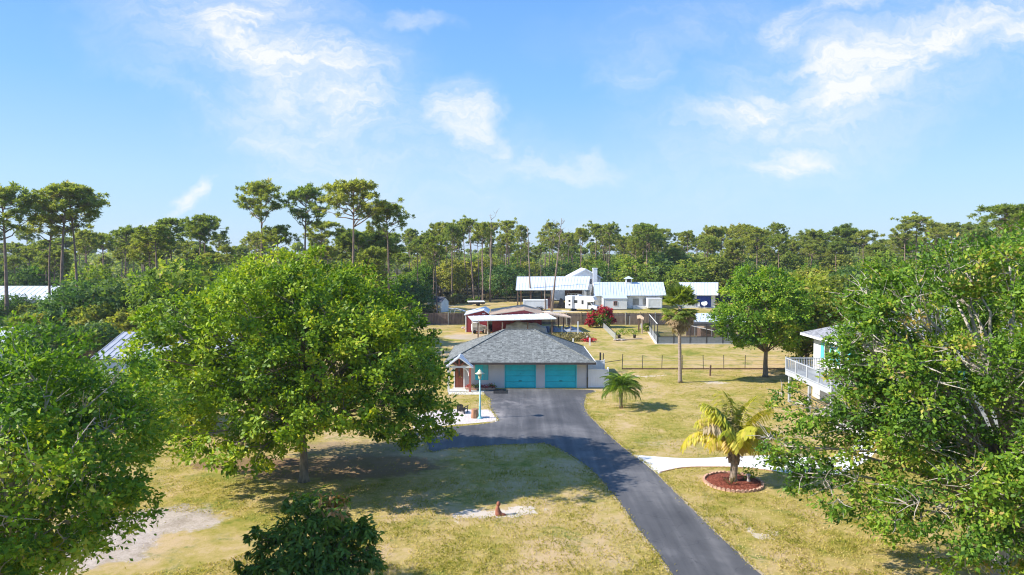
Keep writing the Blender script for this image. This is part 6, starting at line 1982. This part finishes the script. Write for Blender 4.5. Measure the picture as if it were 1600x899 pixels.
# gabled white house with chimney
HY = 165
hg = thing('gabled_house', 'white gabled house with a tall chimney behind the pole barn', 'house', (0, HY, 0))
ap = at_depth(915, 420, HY)
lf = at_depth(888, 433.5, HY)
rt = at_depth(941, 433.5, HY)
ez_ = lf.z
MB().prism([(lf.x + 0.4, 0), (rt.x - 0.4, 0), (rt.x - 0.4, ez_), (ap.x, ap.z - 0.25), (lf.x + 0.4, ez_)], 'y', 0, 10).build('wall', M['white_siding'], hg)
rr_ = MB()
rr_.slab([(lf.x, -0.9, ez_ - 0.1), (ap.x, -0.9, ap.z), (ap.x, 10.5, ap.z), (lf.x, 10.5, ez_ - 0.1)], 0.22)
rr_.slab([(ap.x + .004, -0.9, ap.z), (rt.x, -0.9, ez_ - 0.1), (rt.x, 10.5, ez_ - 0.1), (ap.x + .004, 10.5, ap.z)], 0.22)
rr_.build('roof', M['white_metal'], hg)
cx = at_depth(929, 430, HY).x
MB().box(cx - 0.5, -1.3, 0, cx + 0.5, -0.1, at_depth(929, 420, HY - 1).z).box(cx - 0.58, -1.38, at_depth(929, 420, HY - 1).z, cx + 0.58, -0.02, at_depth(929, 419, HY - 1).z).build('chimney', M['white_paint'], hg)
wx = at_depth(923.5, 440, HY).x
wzz = at_depth(923.5, 444, HY).z
window_part(hg, wx - 0.32, wzz, wx + 0.32, wzz + 1.2, -0.003, bars=1)
wx = at_depth(919, 455, HY).x
window_part(hg, wx - 0.4, 1.0, wx + 0.4, 2.9, -0.003, pane='shade_glass', bars=1)
# pale shed seen through the barn
a, b = at_depth(862, 460, 172), at_depth(883, 460, 172)
pw_ = thing('pale_outbuilding', 'pale blue outbuilding seen through the open barn', 'shed', (a.x, 172, 0))
MB().prism([(0, 0), (b.x - a.x, 0), (b.x - a.x, 3.4), (0, 3.0)], 'y', 0, 4).build('wall', M['blue_metal'], pw_)
MB().slab([(-0.3, -0.3, 3.15), (b.x - a.x + 0.3, -0.3, 3.6), (b.x - a.x + 0.3, 4.3, 3.6), (-0.3, 4.3, 3.15)], 0.1).build('roof', M['white_metal'], pw_)

# long metal roofed house with cupola
lh = thing('long_house', 'long white house with ribbed pale blue metal roof and cupola', 'house', (0, BY, 0))
e0, e1 = at_depth(928, 462.5, BY), at_depth(1041, 461.5, BY)
r0, r1 = at_depth(928, 441, BY + 5), at_depth(1036, 441, BY + 5)
q = [e0, e1, r1, r0]
q = [Vector((p.x, p.y - BY, p.z)) for p in q]
metal_shed(MB(), q, 0.12, 26).build('roof', M['blue_metal'], lh)
MB().slab([(q[3].x, 5.003, q[3].z), (q[2].x, 5.003, q[2].z), (q[2].x + .6, 10, q[1].z), (q[3].x, 10, q[0].z)], 0.12).build('back_roof', M['blue_metal'], lh)
hx0, hx1, hz = q[0].x + 0.4, q[1].x - 0.6, q[0].z - 0.1
MB().box(hx0, 0.9, 0, hx1, 9.2, hz).build('wall', M['white_siding'], lh)
MB().prism([(0.91, hz), (9.19, hz), (5.0, q[2].z - 0.2)], 'x', hx0 + 0.02, hx1 - 0.02).build('gable_wall', M['white_siding'], lh)
for px in (993.5, 1009, 1025):
    a = at_depth(px, 470, BY + 0.9)
    window_part(lh, a.x - 0.65, 0.75, a.x + 0.65, 2.15, 0.897, pane='shade_glass', bars=0)
MB().box(hx0 + 8, -0.02, 0.0, hx1 - 0.5, 0.6, 0.5).build('porch_kerb', M['white_paint'], lh)
cz = q[2].z
cu = at_depth(982, 441, BY + 5).x
c_ = bpy.data.objects.new('cupola', None)
c_.location = (cu, 5.0, cz)
link(c_, lh)
MB().box(-0.65, -0.65, -0.35, 0.65, 0.65, 0.0).box(-0.62, -0.62, 0, -0.45, -0.45, 0.75).box(0.45, -0.62, 0, 0.62, -0.45, 0.75).box(-0.62, 0.45, 0, -0.45, 0.62, 0.75).box(0.45, 0.45, 0, 0.62, 0.62, 0.75).build('cupola_frame', M['trim_white'], c_)
MB().box(-0.5, -0.5, 0.003, 0.5, 0.5, 0.73).build('louvre', M['glass'], c_)
MB().add([(-0.95, -0.95, 0.75), (0.95, -0.95, 0.75), (0.95, 0.95, 0.75), (-0.95, 0.95, 0.75), (0, 0, 1.35)], [(0, 1, 4), (1, 2, 4), (2, 3, 4), (3, 0, 4), (3, 2, 1, 0)]).build('cupola_roof', M['blue_metal'], c_)
# white shed with a small dark window
a, b = ground(943, 484.5), ground(979.5, 484.5)
ws = thing('white_shed', 'white shed with one small dark window before the long house', 'shed', ((a.x + b.x) / 2, a.y, 0))
Lw = b.x - a.x
zt = at_depth(960, 466.5, a.y).z
MB().box(-Lw / 2, 0, 0.15, Lw / 2, 3.0, zt).build('wall', M['white_siding'], ws)
zr_ = at_depth(960, 462, a.y + 1.5).z
rr_ = MB().slab([(-Lw / 2 - 0.1, -0.15, zt + 0.0), (Lw / 2 + 0.1, -0.15, zt + 0.0), (Lw / 2 + 0.1, 1.5, zr_), (-Lw / 2 - 0.1, 1.5, zr_)], 0.06)
rr_.slab([(-Lw / 2 - 0.1, 1.503, zr_), (Lw / 2 + 0.1, 1.503, zr_), (Lw / 2 + 0.1, 3.15, zt), (-Lw / 2 - 0.1, 3.15, zt)], 0.06)
rr_.build('roof', M['blue_metal'], ws)
MB().box(-Lw / 2, -0.03, zt - 0.12, Lw / 2, -0.003, zt - 0.06).build('trim', M['dark_trim'], ws)
xw = at_depth(961.5, 474, a.y).x - (a.x + b.x) / 2
zw = at_depth(961.5, 477, a.y).z
window_part(ws, xw - 0.32, zw, xw + 0.32, zw + 0.75, -0.003, pane='glass', frame='rose')
MB().box(-Lw / 2 + 0.1, 0.1, 0, Lw / 2 - 0.1, 2.9, 0.15).build('skid', M['dark_trim'], ws)
MB().box(-Lw / 2 - 0.05, -0.04, 0.15, -Lw / 2 + 0.08, -0.004, zt).build('corner_trim', M['trim_white'], ws)
a = ground(984, 480)
bn = thing('garden_bench', 'small dark bench against the long house', 'bench', (a.x, a.y + 1, 0))
MB().box(-0.7, -0.25, 0.40, 0.7, 0.25, 0.46).build('seat', M['black'], bn)
MB().box(-0.7, 0.2, 0.5, 0.7, 0.25, 0.95).build('backrest', M['black'], bn)
for s in (-0.6, 0.6):
    MB().box(s - 0.04, -0.22, 0, s + 0.04, 0.22, 0.398).build('leg', M['black'], bn)
# building with blue bay
e0, e1 = at_depth(1062, 461.5, BY + 1), at_depth(1122, 461.5, BY + 1)
r0, r1 = at_depth(1061, 441.5, BY + 6), at_depth(1122, 441.5, BY + 6)
rh = thing('blue_bay_house', 'white metal roofed building with a deep blue bay behind the palm', 'house', (e0.x, BY + 1, 0))
O_ = Vector((e0.x, BY + 1, 0))
q = [p - O_ for p in (e0, e1, r1, r0)]
metal_shed(MB(), q, 0.14, 14).build('roof', M['white_metal'], rh)
MB().slab([(q[3].x, q[3].y + .003, q[3].z), (q[2].x, q[2].y + .003, q[2].z), (q[2].x, 10, q[1].z), (q[3].x, 10, q[0].z)], 0.14).build('back_roof', M['white_metal'], rh)
MB().box(0.4, 0.6, 0, q[1].x - 0.4, 9.4, q[0].z - 0.12).build('wall', M['white_siding'], rh)
xb0, xb1 = at_depth(1088.5, 470, BY + 1.6).x - O_.x, at_depth(1111, 470, BY + 1.6).x - O_.x
MB().box(xb0, 0.55, 0.25, xb1, 0.596, q[0].z - 0.13).build('bay_panel', M['blue_panel'], rh)
xd = at_depth(1101, 470, BY + 1).x
t = thing('patio_table', 'white round patio table tipped up before the blue bay', 'table', (xd, BY + 1.2, 0))
o = MB().lathe([(0.62, 0), (0.66, 0.03), (0.62, 0.06)], 18).build('table_top', M['white_paint'], t); o.location = (0, 0, 1.1); o.rotation_euler = (R(50), 0, R(-15))
MB().bar((0, 0.05, 0), (0, 0.05, 1.08), 0.08).bar((-0.4, 0, 0.04), (0.4, 0, 0.04), 0.08).build('pedestal', M['white_paint'], t)
t = thing('patio_chair', 'white patio chair beside the tipped table at the blue bay', 'chair', (xd - 1.15, BY + 1.2, 0))
MB().box(-0.25, -0.25, 0.42, 0.25, 0.25, 0.47).build('seat', M['white_paint'], t)
MB().box(-0.25, 0.2, 0.5, 0.25, 0.25, 1.3).build('backrest', M['white_paint'], t)
for sx in (-0.21, 0.21):
    for sy in (-0.2, 0.2):
        MB().box(sx - 0.03, sy - 0.03, 0, sx + 0.03, sy + 0.03, 0.418).build('leg', M['white_paint'], t)

# ------------------------------------------------------------------ two storey house on the right
th_ = thing('two_storey_house', 'white two storey house with teal shutters and a raised deck', 'house', (25.6, 44, 0))
HX, HYY = 14.0, 13.6
EZH = 5.35
MB().box(0, 0, 0, HX, HYY, EZH).build('wall', M['house_paint'], th_)
rm = MB()
o_ = 0.8
a, b, c, d = (-o_, -o_, EZH), (HX + o_, -o_, EZH), (HX + o_, HYY + o_, EZH), (-o_, HYY + o_, EZH)
rx = HYY / 2 + o_
e, f = (HYY / 2 - 0.8, HYY / 2, EZH + 2.9), (HX - HYY / 2 + 0.8, HYY / 2, EZH + 2.9)
rm.add([a, b, c, d, e, f], [(0, 1, 5, 4), (1, 2, 5), (2, 3, 4, 5), (3, 0, 4)])
rm.add([(x, y, z - 0.12) for x, y, z in (a, b, c, d)], [(3, 2, 1, 0)])
ro2 = rm.build('roof', M['grey_shingle'], th_)
flat_uv(ro2)
fm2 = MB()
fm2.box(-o_ - 0.03, -o_, EZH - 0.2, -o_ - 0.003, HYY + o_, EZH - 0.01).box(-o_, -o_ - 0.03, EZH - 0.2, HX + o_, -o_ - 0.003, EZH - 0.01)
fm2.build('fascia', M['trim_white'], ro2)
for (ya, yb) in ((2.9, 4.1), (7.6, 8.8), (10.5, 11.5)):
    w_ = MB().box(-0.06, ya, 3.5, -0.003, yb, 4.75).build('window', M['trim_white'], th_)
    MB().box(-0.08, ya + 0.1, 3.6, -0.062, yb - 0.1, 4.65).build('pane', M['glass'], w_)
    for yc in (ya - 0.62, yb + 0.06):
        MB().box(-0.07, yc, 3.45, -0.004, yc + 0.56, 4.8).build('shutter', M['teal_light'], th_)
for xa in (2.0, 5.5, 9.0):
    w_ = MB().box(xa, -0.06, 3.5, xa + 1.2, -0.003, 4.75).build('window', M['trim_white'], th_)
    MB().box(xa + 0.1, -0.08, 3.6, xa + 1.1, -0.062, 4.65).build('pane', M['glass'], w_)
    for xc in (xa - 0.62, xa + 1.26):
        MB().box(xc, -0.07, 3.45, xc + 0.56, -0.004, 4.8).build('shutter', M['teal_light'], th_)
# deck
dk = bpy.data.objects.new('deck', None)
link(dk, th_)
DX0, DX1, DY0, DY1, DZK = -3.1, -0.09, 3.6, 11.6, 2.55
fl_ = MB()
for k in range(21):
    ya = DY0 + (DY1 - DY0) * k / 21
    fl_.box(DX0, ya + 0.01, DZK - 0.05, DX1, ya + (DY1 - DY0) / 21 - 0.01, DZK)
fl_.build('deck_floor', M['deck_paint'], dk)
MB().box(DX0 - 0.05, DY0 - 0.05, DZK - 0.35, DX0 - 0.003, DY1 + 0.05, DZK + 0.02).box(DX0, DY0 - 0.05, DZK - 0.35, DX1, DY0 - 0.003, DZK + 0.02).box(DX0, DY1 + 0.003, DZK - 0.35, DX1, DY1 + 0.05, DZK + 0.02).build('deck_rim', M['deck_paint'], dk)
bal = MB()
n = 44
for k in range(n + 1):
    y = DY0 + (DY1 - DY0) * k / n
    bal.box(DX0 - 0.015, y - 0.016, DZK + 0.1, DX0 + 0.015, y + 0.016, DZK + 0.98)
for k in range(1, 22):
    x = DX0 + (DX1 - DX0) * k / 22
    bal.box(x - 0.022, DY0 - 0.015, DZK + 0.1, x + 0.022, DY0 + 0.015, DZK + 0.98)
    bal.box(x - 0.022, DY1 - 0.015, DZK + 0.1, x + 0.022, DY1 + 0.015, DZK + 0.98)
bo_ = bal.build('balusters', M['deck_paint'], dk)
rl_ = MB()
for z in (0.05, 0.98):
    rl_.box(DX0 - 0.04, DY0 + .06, DZK + z, DX0 + 0.04, DY1 - .06, DZK + z + 0.07).box(DX0 + .06, DY0 - 0.04, DZK + z, DX1, DY0 + 0.04, DZK + z + 0.07).box(DX0 + .06, DY1 - 0.04, DZK + z, DX1, DY1 + 0.04, DZK + z + 0.07)
rl_.build('deck_rail', M['deck_paint'], dk)
for y in (DY0, DY0 + 2.0, DY0 + 4.0, DY0 + 6.0, DY1):
    MB().box(DX0 - 0.06, y - 0.06, DZK + 0.02, DX0 + 0.06, y + 0.06, DZK + 1.12).build('deck_post', M['deck_paint'], dk)
for y in (DY0 + 0.3, DY0 + 4.0, DY1 - 0.3):
    MB().box(DX0 + 0.1, y - 0.09, 0, DX0 + 0.28, y + 0.09, DZK - 0.06).build('support_post', M['deck_paint'], dk)
MB().box(-0.05, 5.6, 0.02, -0.004, 6.6, 2.1).build('lower_door', M['rose'], th_)

# neighbours on the left and far right, mostly hidden
nb_ = thing('grey_roof_barn', 'barn with ribbed grey metal roof between the left trees', 'barn', (-34.6, 58.7, 0))
RX0, RX1 = -1.9, 9.0
metal_gable(MB(), RX0, RX1, 0.0, 5.2, 10.4, 3.0, 4.75, 0.08, 0.55).build('roof', M['grey_metal'], nb_)
MB().prism([(0.3, 0), (10.1, 0), (10.1, 2.9), (5.2, 4.6), (0.3, 2.9)], 'x', RX0 + 0.3, RX1 - 0.3).build('wall', M['white_siding'], nb_)
n2 = thing('white_roof_house', 'house with bright white metal roof at the far left edge', 'house', (-83, 114, 0))
metal_gable(MB(), -9, 7.0, 0, 4.5, 9, 4.2, 6.3, 0.1, 1.0).build('roof', M['white_metal'], n2)
MB().prism([(0.4, 0), (8.6, 0), (8.6, 4.1), (4.5, 6.0), (0.4, 4.1)], 'x', -8.5, 6.5).build('wall', M['white_siding'], n2)
n3 = thing('tan_roof_shed', 'small tan roofed shed under the left edge pines', 'shed', tuple(at_depth(40, 500, 92).xy) + (0,))
metal_gable(MB(), 0, 3.4, 0, 1.5, 3, 2.6, 3.6, 0.08, 0.6).build('roof', M['tan_metal'], n3)
MB().prism([(0.2, 0), (2.8, 0), (2.8, 2.5), (1.5, 3.4), (0.2, 2.5)], 'x', 0.2, 3.2).build('wall', M['rose'], n3)
n4 = thing('white_lean_to', 'white roofed lean-to at the left edge behind the front oak', 'shed', (-53, 68, 0))
metal_shed(MB(), [(-3, 0, 3.0), (2.6, 0, 3.0), (2.6, 4, 4.3), (-3, 4, 4.3)], 0.1, 8).build('roof', M['white_metal'], n4)
MB().box(-2.8, 0.4, 0, 2.4, 3.8, 2.85).build('wall', M['white_siding'], n4)
n5 = thing('distant_house', 'distant grey roofed house glimpsed among the right hand trees', 'house', tuple(at_depth(1505, 460, 105).xy) + (0,))
metal_gable(MB(), -4, 5, 0, 4, 8, 5.6, 8.0, 0.1, 0.9).build('roof', M['grey_metal'], n5)
MB().prism([(0.3, 0), (7.7, 0), (7.7, 5.5), (4, 7.8), (0.3, 5.5)], 'x', -3.7, 4.7).build('wall', M['white_siding'], n5)
# white car under the trees on the left
g = ground(268, 672)
cr = thing('parked_car', 'white car parked in the shade left of the great oak', 'car', (g.x, g.y, 0), R(12))
MB().prism([(-2.2, 0.35), (2.2, 0.35), (2.25, 0.75), (1.3, 0.95), (-1.6, 1.0), (-2.25, 0.9)], 'y', -0.88, 0.88).build('body', M['white_paint'], cr)
MB().prism([(-1.5, 0.98), (1.2, 0.95), (0.5, 1.42), (-1.0, 1.45)], 'y', -0.74, 0.74).build('cabin', M['glass'], cr)
MB().slab([(-0.98, -0.74, 1.475), (0.48, -0.74, 1.445), (0.48, 0.74, 1.445), (-0.98, 0.74, 1.475)], 0.03).build('car_roof', M['white_paint'], cr)
for sx in (-1.35, 1.4):
    for s in (-0.82, 0.82):
        o = MB().lathe([(0.2, -0.1), (0.33, -0.1), (0.33, 0.1), (0.2, 0.1)], 14).build('wheel', M['rubber'], cr)
        o.location = (sx, s, 0.33); o.rotation_euler = (PI / 2, 0, 0)
for s in (-0.6, 0.6):
    MB().box(2.2, s - 0.15, 0.62, 2.262, s + 0.15, 0.78).build('headlight', M['shade_glass'], cr)

# ------------------------------------------------------------------ grass tufts over the near lawn
def inside(poly, x, y):
    px = np.array([p[0] for p in poly]); py = np.array([p[1] for p in poly])
    c = np.zeros(len(x), bool)
    j = len(px) - 1
    for i in range(len(px)):
        cond = ((py[i] > y) != (py[j] > y)) & (x < (px[j] - px[i]) * (y - py[i]) / (py[j] - py[i] + 1e-12) + px[i])
        c ^= cond
        j = i
    return c


rg = np.random.default_rng(91)
n = 420000
y = 23 + 47 * rg.random(n) ** 1.7
x = rg.uniform(-0.62, 0.62, n) * y
ok = ~inside(DRIVE[::2], x, y) & ~inside((walk_top + walk_bot)[::2], x, y) & ~inside(gb, x, y) & ~((x > -6) & (x < 9) & (y > 59.4))
# thin where the sand, litter and lot lie
for (cx, cy, rx_, ry_) in ((-1.4, 32.0, 1.9, 0.9), (-9.5, 38.5, 8, 3), (-9.5, 42, 6, 3), (-16.5, 28.4, 6, 3.2), (11.8, 36.4, 1.6, 1.6)):
    ok &= (((x - cx) / rx_) ** 2 + ((y - cy) / ry_) ** 2 > 1) | (rg.random(n) < (0.02 if 5.5 < rx_ < 6.5 and ry_ > 3.1 else 0.12 if rx_ > 1.7 else 0))
x, y = x[ok], y[ok]
cl_ = np.array([mnoise.noise(Vector((a * 0.55, b * 0.55, 3))) + 0.6 * mnoise.noise(Vector((a * 2.1, b * 2.1, 7))) for a, b in zip(x, y)])
kp = rg.random(len(x)) < np.clip(0.45 + cl_ * 0.8, 0.08, 1)
x, y, cl_ = x[kp], y[kp], cl_[kp]
# a ragged fringe where the lawn meets the asphalt
ed_ = np.array([p_ for p_ in DRIVE if p_[1] < 59])
pk = ed_[rg.integers(len(ed_), size=9000)] + rg.normal(0, 0.13, (9000, 2))
nb_ = ~inside([(a_ * 1, b_ * 1) for a_, b_ in DRIVE[::2]], pk[:, 0], pk[:, 1]) | (rg.random(9000) < 0.12)
pk = pk[nb_]
x, y, cl_ = np.concatenate([x, pk[:, 0]]), np.concatenate([y, pk[:, 1]]), np.concatenate([cl_, np.full(len(pk), 0.25)])
n = len(x)
d = rg.normal(size=(n, 3)); d[:, 2] = np.abs(d[:, 2]) * 0.7 + 0.5
d = unit(d)
h = rg.uniform(0.045, 0.13, n)
pos = np.stack([x, y, h * 0.35], 1)
tuft = leaf_mesh('grass_tufts', pos, d, sph(n, rg), h, 0.32, np.clip(0.57 - cl_ * 0.6 + rg.normal(0, 0.20, n), 0, 1), M['blade'])
tag(link(bpy.data.objects.new('grass_tufts', tuft)), 'short dry grass tufts on the lawn', kind='stuff')

# ------------------------------------------------------------------ the air
hz_m = bpy.data.materials.new('haze')
hz_m.use_nodes = True
ht = NT(hz_m.node_tree)
ht.n.clear()
hv = ht.add('ShaderNodeVolumePrincipled', {'Color': (0.80, 0.88, 1.0, 1), 'Density': 0.00020, 'Anisotropy': 0.25})
ho = ht.add('ShaderNodeOutputMaterial')
ht.l.new(hv.outputs[0], ho.inputs['Volume'])
tag(MB().box(-2620, -130, -1.0, 2620, 2720, 27.0).build('haze', hz_m), kind='stuff')
